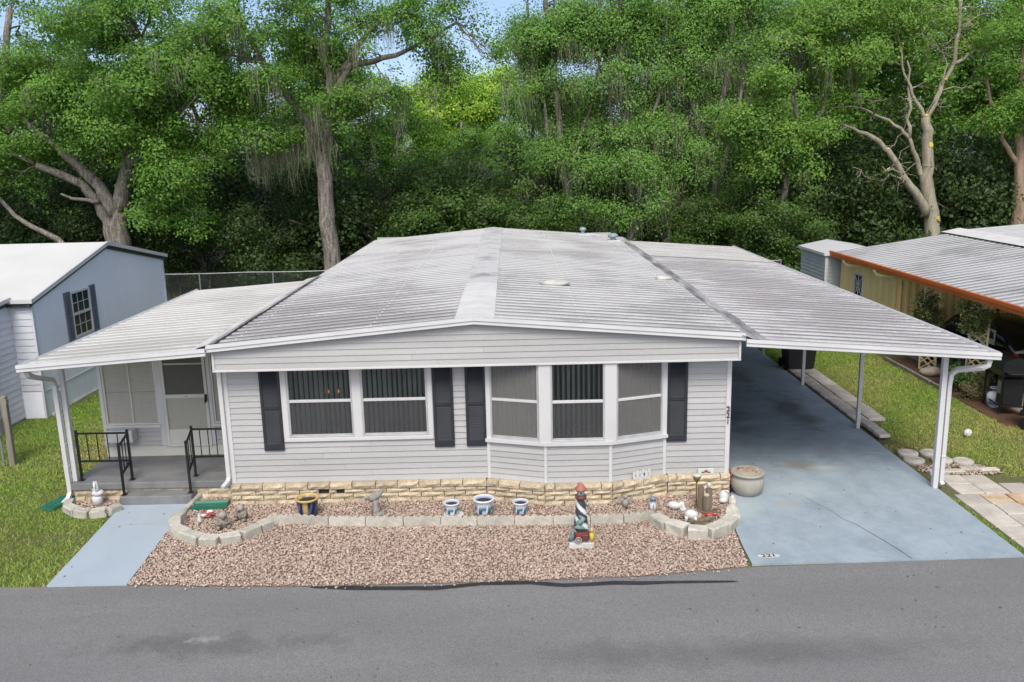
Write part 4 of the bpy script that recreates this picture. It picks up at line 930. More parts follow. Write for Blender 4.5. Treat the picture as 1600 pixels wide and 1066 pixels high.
# chain link fence along the wood
def fence(x0, x1, label):
    t = thing('chain_link_fence', label, 'fence', (0, 18.5, 0)); H = 1.58; n = max(2, int(abs(x1-x0)/2.9)+1)
    for i in range(n+1):
        x = x0+(x1-x0)*i/n; MB().tube([(x, 0, -.05), (x, 0, H+.02)], .028, 8).build('post', GALV, t)
    MB().tube([(x0+(x1-x0)*i/12, 0, H-.02*math.sin(math.pi*(i % 4)/4)) for i in range(13)], .02, 8).build('top_rail', GALV, t)
    mb = MB(); s_ = .11; k = x0-H
    while k < x1:
        for sg in (1, -1):
            a, b = (k, k+H) if sg > 0 else (k+H, k); za, zb_ = 0, H
            def clip(xa, z1_, xb, z2):
                pts = []
                for (x, z) in ((xa, z1_), (xb, z2)):
                    if x < x0: f_ = (x0-xa)/(xb-xa); z = z1_+(z2-z1_)*f_; x = x0
                    if x > x1: f_ = (x1-xa)/(xb-xa); z = z1_+(z2-z1_)*f_; x = x1
                    pts.append((x, .004*sg, z))
                return pts
            p = clip(a, 0, b, H)
            if abs(p[0][0]-p[1][0]) > .02: mb.tube(p, .0026, 3, False)
        k += s_
    mb.build('wire_mesh', GALV, t, kind='stuff')
fence(-12.5, -1.4, 'grey chain link fence behind the porch roof at the left'); fence(13.0, 15.0, 'short stretch of chain link fence left of the sage shed')
# ------------------------------------------------------------------ garden edging and stones
ge = thing('scalloped_edging', 'row of pale scalloped concrete edging across the gravel bed', 'garden edging')
def scallop(L, h=.15, t=.055, n=5):
    top = []; 
    for i in range(n):
        for k in range(4): a = k/4; top.append((L*(i+a)/n, h-.028+.028*math.sin(math.pi*a)))
    top.append((L, h-.028)); poly = [(0, -.05)]+top+[(L, -.05)]
    return MB().prism([(p[0], p[1]) for p in poly][::-1], 'y', -t/2, t/2)
EP_ = [(.86, -.93), (1.28, -.90), (1.86, -1.03), (2.45, -1.07), (3.05, -1.10), (3.64, -1.11), (4.21, -1.14), (4.80, -1.16), (5.40, -1.18), (5.98, -1.18), (6.50, -1.17), (7.0, -1.07)]
for a, b in zip(EP_, EP_[1:]):
    d = Vector((b[0]-a[0], b[1]-a[1], 0)); o = scallop(d.length-.012, .145).build('edging_block', CONC, ge, loc=(a[0], a[1], random.uniform(-.008, .008)), rz=math.atan2(d.y, d.x)+random.uniform(-.012, .012)); o.rotation_euler.x = random.uniform(-.05, .05)
def stone(parent, a, b, wd=.17, h=.13, mat=CONC, jit=.014):
    a, b = Vector((*a, 0)), Vector((*b, 0)); d = b-a; L = d.length-.014
    MB().cbox(0, L, -wd/2, wd/2, -.04, h, .016, jit).build('stone', mat, parent, loc=(*(a+d.normalized()*.007)[:2], random.uniform(-.01, .012)), rz=math.atan2(d.y, d.x))
r1 = thing('stone_border', 'curved ring of pale stones in the gravel beside the blue walkway', 'garden edging')
RL = [(-.62, -.62), (-.63, -.90), (-.52, -1.17), (-.26, -1.40), (.02, -1.58), (.32, -1.62), (.60, -1.48), (.80, -1.20), (.92, -1.0)]
for a, b in zip(RL, RL[1:]): stone(r1, a, b, .19)
r2_ = thing('stone_border', 'curved ring of pale stones round the ornaments next to the driveway', 'garden edging')
RR = [(6.98, -1.18), (7.14, -1.48), (7.38, -1.70), (7.68, -1.76), (7.96, -1.58), (8.16, -1.32), (8.24, -1.02)]
for a, b in zip(RR, RR[1:]): stone(r2_, a, b, .21, .15)
for x, y, s_ in ((8.27, -.88, .09), (8.33, -.68, .07), (8.36, -.52, .06)): MB().ball((0, 0, .05), (s_, s_*.85, .08), 9, 6, .12).build('stone', CONC, r2_, loc=(x, y, .01))
r3 = thing('stone_border', 'short arc of pale stones round the white pelican', 'garden edging')
RP = [(-2.82, .10), (-2.72, -.18), (-2.48, -.38), (-2.2, -.46), (-1.95, -.40), (-1.84, -.18)]
for a, b in zip(RP, RP[1:]): stone(r3, a, b, .16, .10)
r4 = thing('walk_edging', 'straight concrete edging bars between the walkway and the gravel', 'garden edging')
for a, b in (((-.64, .30), (-.66, -.16)), ((-.66, -.17), (-.68, -.6))): stone(r4, a, b, .09, .07, jit=.004)
def splash(label, loc, rz):
    t = thing('splash_block', label, 'splash block', loc, rz)
    MB().prism([(-.14, 0), (.14, 0), (.14, .045), (.12, .045), (.09, .015), (-.09, .015), (-.12, .045), (-.14, .045)], 'x', 0, .58).build('trough', GREENP, t)
    MB().cbox(.0, .02, -.11, .11, .015, .045, .004).build('back_lip', GREENP, t)
    for y in (-.04, .04): MB().cbox(.04, .56, y-.006, y+.006, .015, .024, .002).build('rib', GREENP, t)
splash('green plastic splash block on the grass by the porch downspout', (-2.93, .40, -.005), R(-106)); splash('green plastic splash block on gravel below the house corner downspout', (-.02, -.16, .015), R(183))

# ------------------------------------------------------------------ ornaments
def lathe_part(parent, name, prof, mat, loc=(0, 0, 0), n=22, colf=None):
    return MB().lathe(prof, (0, 0, 0), n, colf).build(name, mat, parent, True, loc)
p1 = thing('planter_pot', 'dark blue glazed planter with yellow rim and stripe', 'plant pot', (1.45, -.70, 0))
def pc(a, z):
    if z > .31: return (.50, .36, .13)
    k = (math.degrees(a)+90) % 120
    return (.46, .31, .10) if (k < 15 or k > 105) else ((.012, .02, .07) if int(math.degrees(a)/9+z*60) % 4 else (.10, .14, .25))
lathe_part(p1, 'bowl', [(.10, -.01), (.115, .0), (.145, .12), (.165, .24), (.170, .31), (.185, .315), (.19, .345), (.175, .35), (.158, .34), (.15, .27)], PAINT, n=40, colf=pc)
lathe_part(p1, 'soil', [(.15, .265), (.15, .285), (.02, .29)], SOIL)
def china(loc, s_, label, n=24, saucer=False):
    t = thing('planter_pot', label, 'plant pot', loc)
    def cf(a, z):
        z /= s_
        if z > .26: return (.60, .62, .62)
        k = math.sin(a*6+1)*math.sin(z*34)
        if .05 < z < .21: return (.02, .04, .20) if k > .15 else ((.05, .20, .08) if k < -.45 else (.72, .76, .78))
        return (.10, .14, .34) if .22 < z < .25 else (.62, .67, .72)
    lathe_part(t, 'bowl', [(.09*s_, 0), (.11*s_, .01*s_), (.145*s_, .08*s_), (.155*s_, .15*s_), (.135*s_, .22*s_), (.15*s_, .25*s_), (.175*s_, .27*s_), (.178*s_, .295*s_), (.15*s_, .295*s_), (.13*s_, .24*s_)], PAINT, n=48, colf=cf)
    lathe_part(t, 'soil', [(.13*s_, .22*s_), (.13*s_, .24*s_), (.01, .245*s_)], SOIL)
    if saucer: lathe_part(t, 'saucer', [(.10, -.015), (.15, -.01), (.165, .02), (.15, .02), (.1, .01)], CERW, (.03, -.01, 0))
china((3.78, -.73, 0), .74, 'small blue and white china pot on a saucer, left of three', saucer=True); china((4.30, -.76, 0), .98, 'largest blue and white china pot, middle of three'); china((4.89, -.76, 0), .74, 'small blue and white china pot right of the largest one')
# bird bath style statue
bs = thing('bird_statue', 'grey stone bird statue leaning on a stump before the skirt', 'statue', (2.54, -.64, 0))
MB().tube([(0, 0, -.02), (.01, 0, .1), (0, 0, .2), (.0, 0, .26)], [.075, .055, .05, .06], 12).build('stump', STONEG, bs, True)
MB().tube([(-.10, 0, .25), (-.02, 0, .30), (.06, 0, .35), (.13, 0, .42)], [.05, .075, .055, .022], 12).build('body', STONEG, bs, True); MB().tube([(-.09, 0, .27), (-.14, 0, .30), (-.20, -.01, .29)], [.04, .035, .008], 8).build('head', STONEG, bs, True)
MB().ball((.05, -.02, .02), (.11, .09, .035), 10, 6, .1).build('base', STONEG, bs, True)
def bear(loc, rz, label, s_=1.):
    t = thing('bear_statue', label, 'statue', loc, rz)
    MB().ball((0, 0, .09*s_), (.09*s_, .085*s_, .11*s_), 12, 8, .05).build('body', BROWNST, t, True); MB().ball((0, -.03*s_, .215*s_), (.065*s_, .06*s_, .06*s_), 12, 8, .03).build('head', pm('pale_stone', (.45, .43, .40), .6, (.28, .26, .24), 12), t, True)
    MB().ball((0, -.09*s_, .20*s_), (.03*s_, .03*s_, .025*s_), 8, 6).build('muzzle', BROWNST, t, True)
    for k in (-1, 1):
        MB().ball((k*.045*s_, -.01*s_, .265*s_), (.02*s_, .012*s_, .02*s_), 8, 6).build('ear', BROWNST, t, True); MB().ball((k*.075*s_, -.06*s_, .03*s_), (.035*s_, .06*s_, .03*s_), 8, 6).build('foot', BROWNST, t, True); MB().tube([(k*.08*s_, 0, .14*s_), (k*.09*s_, -.06*s_, .09*s_), (k*.03*s_, -.09*s_, .09*s_)], [.025*s_, .022*s_, .02*s_], 8).build('arm', BROWNST, t, True)
bear((.18, -1.02, 0), R(20), 'mottled brown bear statue nearer the stone ring', 1.05); bear((.40, -.74, 0), R(-25), 'brown bear statue with pale head nearer the house skirt')
gn = thing('pinwheel', 'red and white toy windmill fallen on the gravel by the green block', 'ornament', (-.20, -.62, .03))
for k in range(5): MB().ball((.07*math.cos(R(72*k)), .06*math.sin(R(72*k)), .05), (.055, .035, .014), 8, 6).build('petal', REDP if k % 2 == 0 else CERW, gn, True).rotation_euler = (R(20), 0, 0)
MB().ball((0, 0, .06), .025, 8, 6).build('hub', CERW, gn, True); MB().lathe([(.045, -.04), (.03, .02), (.015, .09), (.003, .1)], (-.1, -.12, 0), 10).build('cone', CERW, gn)
pe = thing('pelican_statue', 'white pelican statue on a round post in the small gravel patch', 'statue', (-2.30, .03, 0), R(-10))
lathe_part(pe, 'post', [(.085, -.02), (.085, .12), (.075, .15), (.05, .16)], CERW); MB().tube([(.02, .06, .16), (.0, .0, .21), (-.02, -.03, .25), (-.01, .03, .21)], [.03, .085, .06, .02], 12).build('body', CERW, pe, True)
MB().ball((0, .02, .21), (.115, .085, .06), 12, 8).build('wing', CERW, pe, True); MB().tube([(.02, -.01, .22), (.04, -.03, .30), (.02, -.02, .37), (.0, -.02, .42)], [.035, .027, .03, .034], 10).build('neck', CERW, pe, True)
MB().tube([(.0, -.03, .42), (.03, -.08, .38), (.05, -.11, .30)], [.026, .02, .007], 8).build('beak', CERW, pe, True)

# lighthouse
li = thing('lighthouse_statue', 'painted lighthouse statue with red roof and spiral stripes on a white plinth', 'statue', (5.77, -1.90, 0))
MB().cbox(-.185, .185, -.14, .14, -.02, .075, .012).build('plinth', pm('white_plinth', (.72, .71, .68), .7, (.55, .54, .5), 8), li)
MB().ball((0, .0, .075), (.17, .13, .06), 16, 8, .06).build('rock', pm('blue_rock', (.16, .20, .25), .7, (.42, .46, .48), 12, bump=.5), li, True)
def sc_(a, z):
    k = (a/(2*math.pi)*2+z*4.6) % 1; return (.62, .66, .66) if k < .36 else (.045, .05, .065)
pf = [(.115-.055*(i/40), .22+.50*i/40) for i in range(41)]
lathe_part(li, 'tower', [(.125, .10)]+pf, PAINT, n=48, colf=lambda a, z: (.32, .05, .05) if z < .225 else sc_(a, z))
lathe_part(li, 'gallery', [(.06, .71), (.082, .73), (.085, .765), (.06, .77)], pm('dark_red_gallery', (.18, .05, .04), .5)); lathe_part(li, 'lantern', [(.055, .77), (.058, .86), (.05, .865)], pm('lantern_grey', (.42, .48, .50), .4))
MB().ball((.0, -.057, .82), (.012, .006, .014), 8, 6).build('lantern_window', BLACK, li)
lathe_part(li, 'roof', [(.088, .862), (.085, .875), (.03, .945), (.008, .955), (.005, .985)], pm('faded_red', (.50, .17, .13), .6)); 
MB().tube([(-.08, -.10, .36), (-.02, -.12, .40), (.03, -.11, .45), (-.04, -.10, .50)], [.02, .045, .04, .01], 8).build('mermaid', pm('sea_green', (.26, .38, .35), .5, (.12, .20, .19), 12), li, True); MB().tube([(-.12, -.09, .30), (-.05, -.13, .33), (.04, -.12, .30)], [.012, .035, .02], 8).build('fish', MATS['sea_green'], li, True)
MB().cbox(-.005, .10, -.15, -.06, .11, .21, .01).build('door_house', pm('barn_red', (.15, .045, .045), .6), li)
wh = MB().tube([(.045*math.cos(t), 0, .045*math.sin(t)) for t in [2*math.pi*i/16 for i in range(17)]], .008, 5, False)
for k in range(4): wh.tube([(-.045*math.cos(R(45*k)), 0, -.045*math.sin(R(45*k))), (.045*math.cos(R(45*k)), 0, .045*math.sin(R(45*k)))], .005, 4)
wh.build('ship_wheel', pm('pale_wood', (.45, .40, .34), .6), li, loc=(-.05, -.155, .13))
sf = MB().col((.55, .42, .05)).tube([(.15, -.08, .08), (.15, -.08, .15), (.15, -.08, .21)], [.032, .035, .03], 10); sf.col((.55, .40, .30)).ball((.15, -.085, .245), .028, 10, 7); sf.col((.40, .30, .12)).lathe([(.04, 0), (.042, .006), (.026, .012), (.024, .035), (.005, .04)], (.15, -.085, .262), 12)
sf.build('fisherman', PAINT, li, True)
MB().tube([(-.16, -.05, .08), (-.14, -.08, .16), (-.12, -.09, .26)], [.035, .04, .012], 8).build('seaweed', MATS['sea_green'], li, True)

# right hand ornaments
ow = thing('creature_statue', 'small grey winged creature statue against the block skirt', 'statue', (6.60, -.60, 0))
MB().tube([(0, 0, 0), (0, 0, .09), (0, -.01, .16)], [.04, .055, .035], 10).build('body', STONEG, ow, True); MB().ball((0, -.02, .20), .04, 10, 7).build('head', STONEG, ow, True)
for k in (-1, 1): MB().add([(k*.03, .02, .10), (k*.13, .03, .22), (k*.12, .03, .12), (k*.07, .03, .07), (k*.03, .035, .10), (k*.13, .045, .22), (k*.12, .045, .12), (k*.07, .045, .07)], [(0, 1, 2, 3), (7, 6, 5, 4), (0, 4, 5, 1), (1, 5, 6, 2), (2, 6, 7, 3), (3, 7, 4, 0)]).build('wing', pm('mauve_stone', (.42, .36, .36), .7), ow)
ol = thing('owl_statue', 'small blue and white owl figurine on the gravel', 'statue', (7.03, -.70, 0))
MB().lathe([(.045, 0), (.06, .03), (.062, .09), (.05, .13), (.048, .15), (.055, .17), (.05, .21), (.015, .225)], n=20, colf=lambda a, z: (.62, .66, .70) if math.sin(z*90)*math.sin(a*5) > -.1 and z < .15 else (.16, .20, .26)).build('body', PAINT, ol, True)
for k in (-1, 1): MB().lathe([(.016, .2), (.002, .245)], (k*.03, 0, 0), 8).build('ear', STONEG, ol); MB().ball((k*.02, -.048, .18), .012, 8, 6).build('eye', BLACK, ol)
def white_animal(loc, rz, label, lying):
    t = thing('animal_figurine', label, 'figurine', loc, rz)
    if lying:
        MB().ball((0, 0, .06), (.11, .07, .065), 12, 8).build('body', CERW, t, True); MB().ball((-.11, -.03, .08), (.05, .045, .045), 10, 7).build('head', CERW, t, True); MB().tube([(.1, 0, .04), (.12, -.06, .03), (.05, -.09, .03)], [.02, .018, .012], 8).build('tail', CERW, t, True)
        for k in (-1, 1): MB().lathe([(.014, .11), (.002, .14)], (-.12+k*.02, -.03, 0), 6).build('ear', CERW, t)
    else:
        MB().ball((.02, 0, .12), (.11, .07, .08), 12, 8).build('body', CERW, t, True); MB().ball((-.11, 0, .20), (.055, .05, .05), 10, 7).build('head', CERW, t, True)
        for x in (-.05, .09):
            for y in (-.04, .04): MB().tube([(x, y, .10), (x, y, .05), (x-.01, y, .0)], [.03, .025, .028], 8).build('leg', CERW, t, True)
        for k in (-1, 1): MB().ball((-.11, k*.035, .245), .018, 8, 6).build('ear', CERW, t, True)
white_animal((7.38, -.69, 0), R(160), 'white sleeping cat figurine on the gravel', True); white_animal((7.53, -1.20, 0), R(-20), 'white standing bear cub figurine inside the stone ring', False)
pi = thing('piling_ornament', 'cluster of brown wooden dock pilings with a small bird on top', 'ornament', (7.86, -.80, 0))
PIL = pm('piling_wood', (.17, .13, .09), .85, (.28, .23, .17), 14, stretch=(1, 1, .15), bump=.6)
for x, y, h in ((-.07, .03, .40), (.06, .05, .36), (.0, -.05, .28)): MB().tube([(x, y, -.02), (x, y, h)], [.058, .052], 12).build('piling', PIL, pi)
MB().tube([(.06, .05, .36), (.06, .04, .42), (.05, .0, .47)], [.02, .04, .018], 8).build('bird', CERW, pi, True); MB().ball((.0, -.05, .29), (.05, .05, .03), 10, 6).build('cap', pm('pale_rope', (.50, .44, .34), .8), pi, True)
MB().tube([(.1, -.1, .02), (.22, -.12, .03), (.24, -.02, .04), (.12, 0, .03), (.06, -.1, .05)], .014, 6).build('rope', PIL, pi, True); MB().tube([(-.18, .0, .06), (-.08, -.12, .03), (.02, -.18, .02)], .012, 6).build('driftwood', PIL, pi, True)
so_ = thing('solar_light', 'brass solar garden light on a thin stake before the skirt', 'garden light', (7.75, -.62, 0))
MB().tube([(0, 0, -.03), (0, 0, .50)], .012, 8).build('stake', pm('brass', (.40, .30, .08), .35, metal=.6), so_); lathe_part(so_, 'collar', [(.02, .42), (.05, .46), (.07, .52), (.065, .53)], MATS['brass']); lathe_part(so_, 'lamp_head', [(.07, .53), (.075, .545), (.06, .56), (.01, .565)], pm('lamp_lens', (.70, .72, .66), .2))
cr_ = thing('crab_ornament', 'red crab ornament on dark sticks inside the stone ring', 'ornament', (7.84, -1.18, 0))
MB().ball((0, 0, .10), (.07, .06, .04), 10, 7, .05).build('body', pm('crab_red', (.45, .08, .05), .5), cr_, True)
for k in (-1, 1): MB().tube([(k*.05, -.02, .10), (k*.11, -.05, .12), (k*.12, -.09, .08)], [.015, .018, .022], 8).build('claw', MATS['crab_red'], cr_, True); MB().tube([(k*.05, .02, .09), (k*.1, .05, .05), (k*.11, .06, .0)], .009, 6).build('leg', MATS['crab_red'], cr_)
MB().ball((.12, -.05, .06), (.04, .03, .05), 8, 6).build('shell', CERW, cr_, True)
wd_ = thing('weathered_planks', 'dark weathered wood pieces stacked low inside the stone ring', 'wood', (7.68, -1.30, 0), R(10))
for k, (x, y, z, a) in enumerate(((-.05, .05, .02, 4), (0, -.12, .03, -6), (.06, -.05, .07, 30), (-.02, -.20, .02, 0))): MB().cbox(-.14, .14, -.03, .03, 0, .045, .006, .004).build('plank', PIL, wd_, loc=(x, y, z), rz=R(a))
wa = thing('shell_ornament', 'white carved shell ornament at the driveway corner of the gravel', 'ornament', (8.24, -.46, 0))
MB().ball((0, 0, .10), (.085, .06, .11), 12, 8, .08).build('shell', CERW, wa, True); MB().ball((-.02, -.06, .05), (.08, .05, .05), 10, 7, .1).build('base', CERW, wa, True); MB().tube([(.04, .0, .12), (.05, -.03, .2), (.01, -.04, .22)], [.03, .025, .01], 8).build('spire', CERW, wa, True)
ur = thing('urn_planter', 'large round beige planter with a wide soil rim at the driveway corner', 'plant pot', (8.72, -.10, 0))
URN = pm('beige_stoneware', (.45, .42, .36), .6, (.38, .36, .31), 6, bump=.15)
lathe_part(ur, 'bowl', [(.17, 0), (.20, .01), (.255, .10), (.275, .19), (.265, .28), (.24, .33), (.25, .345), (.275, .35), (.28, .385), (.265, .395), (.24, .39)], URN, n=36)
lathe_part(ur, 'fill', [(.25, .36), (.25, .385), (.1, .40), (.01, .40)], pm('sandy_soil', (.50, .43, .33), .95, (.38, .31, .23), 9, bump=.8, bscale=40), n=24)
for k in range(9):
    a, r_ = random.uniform(0, 6.28), random.uniform(.02, .19); MB().ball((r_*math.cos(a), r_*math.sin(a), .405), (random.uniform(.015, .03), .018, .012), 7, 5, .2).build('pebble', random.choice([PIL, STONEG, CONC, MATS['faded_red']]), ur)
br = thing('red_tool', 'red handled tool leaning in the corner behind the large planter', 'tool', (8.46, -.06, 0)); MB().tube([(0, 0, .12), (-.03, .02, .42)], .014, 6).build('handle', REDP, br); MB().tube([(0, 0, .0), (0, 0, .14)], .018, 6).build('shaft', BLACK, br)
# plaques resting on the skirt ledge
pk = thing('picket_plaque', 'small white picket plaque with pastel figures on the skirt ledge', 'plaque', (6.92, -.235, .345), R(17.7))
for k in range(6): MB().prism([(-.16+k*.054, 0), (-.11+k*.054, 0), (-.11+k*.054, .125+.02*(k % 2)), (-.135+k*.054, .15+.02*(k % 2)), (-.16+k*.054, .125+.02*(k % 2))], 'y', -.006, .006).build('picket', CERW, pk)
MB().cbox(-.165, .165, -.012, -.0065, .04, .065, .002).build('rail', CERW, pk)
for k, c in enumerate(((.62, .40, .42), (.45, .55, .66), (.12, .12, .13), (.5, .6, .68))): MB().ball((-.12+k*.08, -.014, .085), (.016, .006, .03), 8, 6).build('figure', pm('pastel%d' % k, c, .6), pk)
fp = thing('flower_plaque', 'little white plaque with red and green flower on the skirt ledge', 'plaque', (8.02, -.085, .347))
MB().cbox(-.13, .13, -.01, .01, 0, .10, .004).build('board', CERW, fp); MB().ball((.0, -.013, .055), (.03, .006, .025), 8, 6).build('flower', REDP, fp)
for k in (-1, 1): MB().ball((k*.05, -.012, .035), (.03, .005, .015), 8, 6).build('leaf', pm('leaf_green_paint', (.06, .22, .06), .6), fp)

# ------------------------------------------------------------------ pavers on the right
pa = thing('side_path', 'narrow path of pale pavers along the outer side of the carport posts', 'path')
def paver(parent, x, y, sx, sy, z=.03, mat=PAVER, rz=0): MB().cbox(-sx/2, sx/2, -sy/2, sy/2, -.07, 0, .008, .003).build('paver', mat, parent, loc=(x, y, z+random.uniform(-.008, .008)), rz=rz+random.uniform(-.02, .02))
for k in range(11): paver(pa, 12.17, 3.85+k*.41, .30, .375); 
for k in range(10): paver(pa, 12.53, 3.95+k*.46, .36, .425)
for k, y in enumerate((3.50, 3.18, 2.88, 2.60)): paver(pa, 12.14, y, .22, .27, .09 if k else .05, PAVER, .1)
PAVR = pm('rusty_paver', (.70, .60, .46), .85, (.50, .25, .08), 2.6, lohi=(.42, .72), bump=.3, coord='Pos', fine=.15)
pq = thing('paver_patio', 'square patio of pale pavers with rust stains beside the driveway', 'patio')
for i in range(8):
    for j in range(5):
        x = 12.27+j*.425+(.12 if i < 2 else 0); y = .26-i*.425
        if i < 1 and j > 1: continue
        if x-.2 < 12.0: continue
        paver(pq, x, y, .405, .405, .012, PAVR if (i, j) in ((2, 2), (2, 1), (3, 2)) else PAVER)
for x, y in ((12.62, .68), (12.95, .78), (13.25, .72), (12.32, .66)): paver(pq, x, y, .34, .14, .02)
for k, (x, y, lab) in enumerate(((12.22, 1.62, 'round stepping stone farthest from the patio, by the driveway'), (12.16, 1.24, 'round stepping stone touching the driveway edge'), (12.62, 1.60, 'round stepping stone at the back on the grass side'), (12.66, 1.22, 'round stepping stone in the middle behind the front post'), (13.0, 1.12, 'round stepping stone farthest out on the lawn'))):
    t = thing('stepping_stone', lab, 'stepping stone', (x, y, .0)); MB().lathe([(.17, -.04), (.185, .0), (.18, .03), (.16, .04), (.02, .042)], n=18).build('disc', PAVER, t); MB().lathe([(.125, .0405), (.12, .048), (.11, .048), (.105, .0405)], n=18).build('ring', PAVER, t)
gravel('gravel', [(12.0, .75), (12.2, 1.05), (13.2, 1.0), (13.45, .55), (12.8, .46)], 900, 'loose pink gravel between the stepping stones and the patio')
# ------------------------------------------------------------------ grass
def grass(name, polys, N, label, seed, cut=None, hmin=.02, hmax=.055):
    P = np.concatenate([np.array(p) for p in polys]); r = np.random.default_rng(seed)
    X = r.uniform(P[:, 0].min(), P[:, 0].max(), N); Y = r.uniform(P[:, 1].min(), P[:, 1].max(), N)
    k = np.zeros(N, bool)
    for p in polys: k |= in_poly(X, Y, p)
    X, Y = X[k], Y[k]; pat = fnoise(np.stack([X, Y], 1)*1.1, seed+1); pat2 = fnoise(np.stack([X, Y], 1)*4.5, seed+2); pat3 = fnoise(np.stack([X, Y], 1)*.45, seed+3)
    keep = r.uniform(-1, 1, len(X)) < .75+.5*pat2-.35*pat; X, Y, pat, pat2, pat3 = X[keep], Y[keep], pat[keep], pat2[keep], pat3[keep]; n = len(X)
    h = r.uniform(hmin, hmax, n)*(1+.35*pat2); a = r.uniform(0, 6.28, n); w_ = r.uniform(.004, .008, n)*1.6; le = r.normal(0, .55, (n, 2))*h[:, None]
    dx, dy = np.cos(a)*w_, np.sin(a)*w_; z0 = np.full(n, -.036)
    V = np.stack([np.stack([X-dx, Y-dy, z0], 1), np.stack([X+dx, Y+dy, z0], 1), np.stack([X+le[:, 0], Y+le[:, 1], z0+h], 1)], 1).reshape(-1, 3)
    g1, g2, dry = np.array([.19, .33, .055]), np.array([.32, .46, .085]), np.array([.54, .47, .20]); dk = np.array([.26, .20, .10])
    u = r.uniform(0, 1, n)[:, None]; c = g1*(1-u)+g2*u
    m = np.clip(.24+.6*pat+.25*pat3+.28*r.normal(size=n), 0, 1)[:, None]; c = c*(1-m)+dry*m
    m2 = np.clip(-.12+.7*pat3-.3*pat+.25*r.normal(size=n), 0, .8)[:, None]; c = c*(1-m2)+dk*m2
    c *= r.uniform(.75, 1.15, (n, 1))
    return put(name, np_mesh(name, V, np.arange(3*n).reshape(-1, 3), GRASSM, np.repeat(c, 3, 0)), kind='stuff', label=label, category='grass')
grass('grass', [[(-9.5, -2.74), (-1.67, -2.80), (-1.80, -1.2), (-1.9, -.45), (-2.3, -.5), (-2.75, -.25), (-2.85, .2), (-2.86, 8), (-2.86, 18.2), (-5.9, 18.2), (-5.85, 5.3), (-6.4, 5.2), (-6.42, 1.2), (-9.5, 1.2)]], 330000, 'mown lawn, green with straw patches, left of the walkway', 31)
grass('grass', [[(12.74, 8.4), (12.74, 3.6), (12.35, 3.5), (12.30, 2.4), (12.5, 1.85), (13.2, 1.3), (13.5, .75), (13.3, .45), (14.5, .3), (14.5, -2.5), (15.7, -2.4), (15.7, 3.0), (14.93, 3.1), (14.93, 9.2), (14.9, 18.2), (11.95, 18.2), (11.95, 8.4)], [(11.96, -2.5), (12.07, -2.5), (12.07, -.6), (11.96, -.3)], [(12.0, 2.2), (12.3, 2.2), (12.35, 1.8), (12.0, 1.8)]], 240000, 'mown lawn between the driveway and the yellow house', 41)
def tufts(name, pts, label, hmin, hmax, per=26, colr=(.12, .2, .04)):
    V = []; C_ = []
    for (x, y, rr) in pts:
        for _ in range(per):
            a = random.uniform(0, 6.28); q = random.uniform(0, rr); px, py = x+q*math.cos(a), y+q*math.sin(a); h = random.uniform(hmin, hmax); b = random.uniform(0, 6.28); l = random.uniform(.1, .5)*h
            V += [(px-.012*math.sin(b), py+.012*math.cos(b), -.03), (px+.012*math.sin(b), py-.012*math.cos(b), -.03), (px+l*math.cos(b), py+l*math.sin(b), h)]; k = random.uniform(.6, 1.4); C_ += [tuple(c*k for c in colr)]*3
    return put(name, np_mesh(name, np.array(V), np.arange(len(V)).reshape(-1, 3), GRASSM, np.array(C_)), kind='stuff', label=label, category='grass')
tufts('tall_grass', [(-2.2+random.uniform(-.6, .6), 18.9+random.uniform(-.3, .3), .2) for _ in range(14)]+[(x, 18.9, .3) for x in (-4, -6, -8)], 'tall grass tufts growing along the fence at the left', .5, 1.7, 30, (.12, .22, .04))
tufts('tall_grass', [(13.2+i*.22, 18.9+random.uniform(-.3, .3), .2) for i in range(12)], 'tall straw coloured grass behind the fence by the shed', .6, 1.5, 26, (.30, .27, .13))

# ------------------------------------------------------------------ foliage
def leaves(Cn, per, spread, ln, wd, seed, pal, flat=.65, var=.36, outw=None):
    """leaf quads scattered round cluster centres; returns verts, quads, colours"""
    r = np.random.default_rng(seed); n = len(Cn); N = n*per
    c = np.repeat(Cn, per, 0)
    off = r.normal(size=(N, 3))*spread*np.array([1, 1, flat])*.55
    p = c+off
    nm = r.normal(size=(N, 3))*.42+np.array([0, -.35, .6])+off/spread*.35+(np.repeat(outw, per, 0)*.75 if outw is not None else 0); nm /= np.linalg.norm(nm, axis=1, keepdims=True)
    d = np.cross(nm, r.normal(size=(N, 3))); d /= np.linalg.norm(d, axis=1, keepdims=True)+1e-9
    s = np.cross(nm, d); L = (ln*r.uniform(.65, 1.3, N))[:, None]; W = (wd*r.uniform(.7, 1.25, N))[:, None]
    V = np.stack([p-d*L*.5, p+s*W*.5-nm*W*.12, p+d*L*.5, p-s*W*.5-nm*W*.12], 1).reshape(-1, 3)
    pal = np.array(pal); t = r.uniform(0, 1, N)
    ct = np.repeat(np.clip(r.normal(.5, var, n), 0, 1), per); k = np.clip(.65*ct+.35*t, 0, .999)*(len(pal)-1); i = k.astype(int); f = (k-i)[:, None]
    col = (pal[i]*(1-f)+pal[i+1]*f)*r.uniform(.8, 1.2, (N, 1))
    return V, np.arange(4*N).reshape(-1, 4), np.repeat(col, 4, 0)
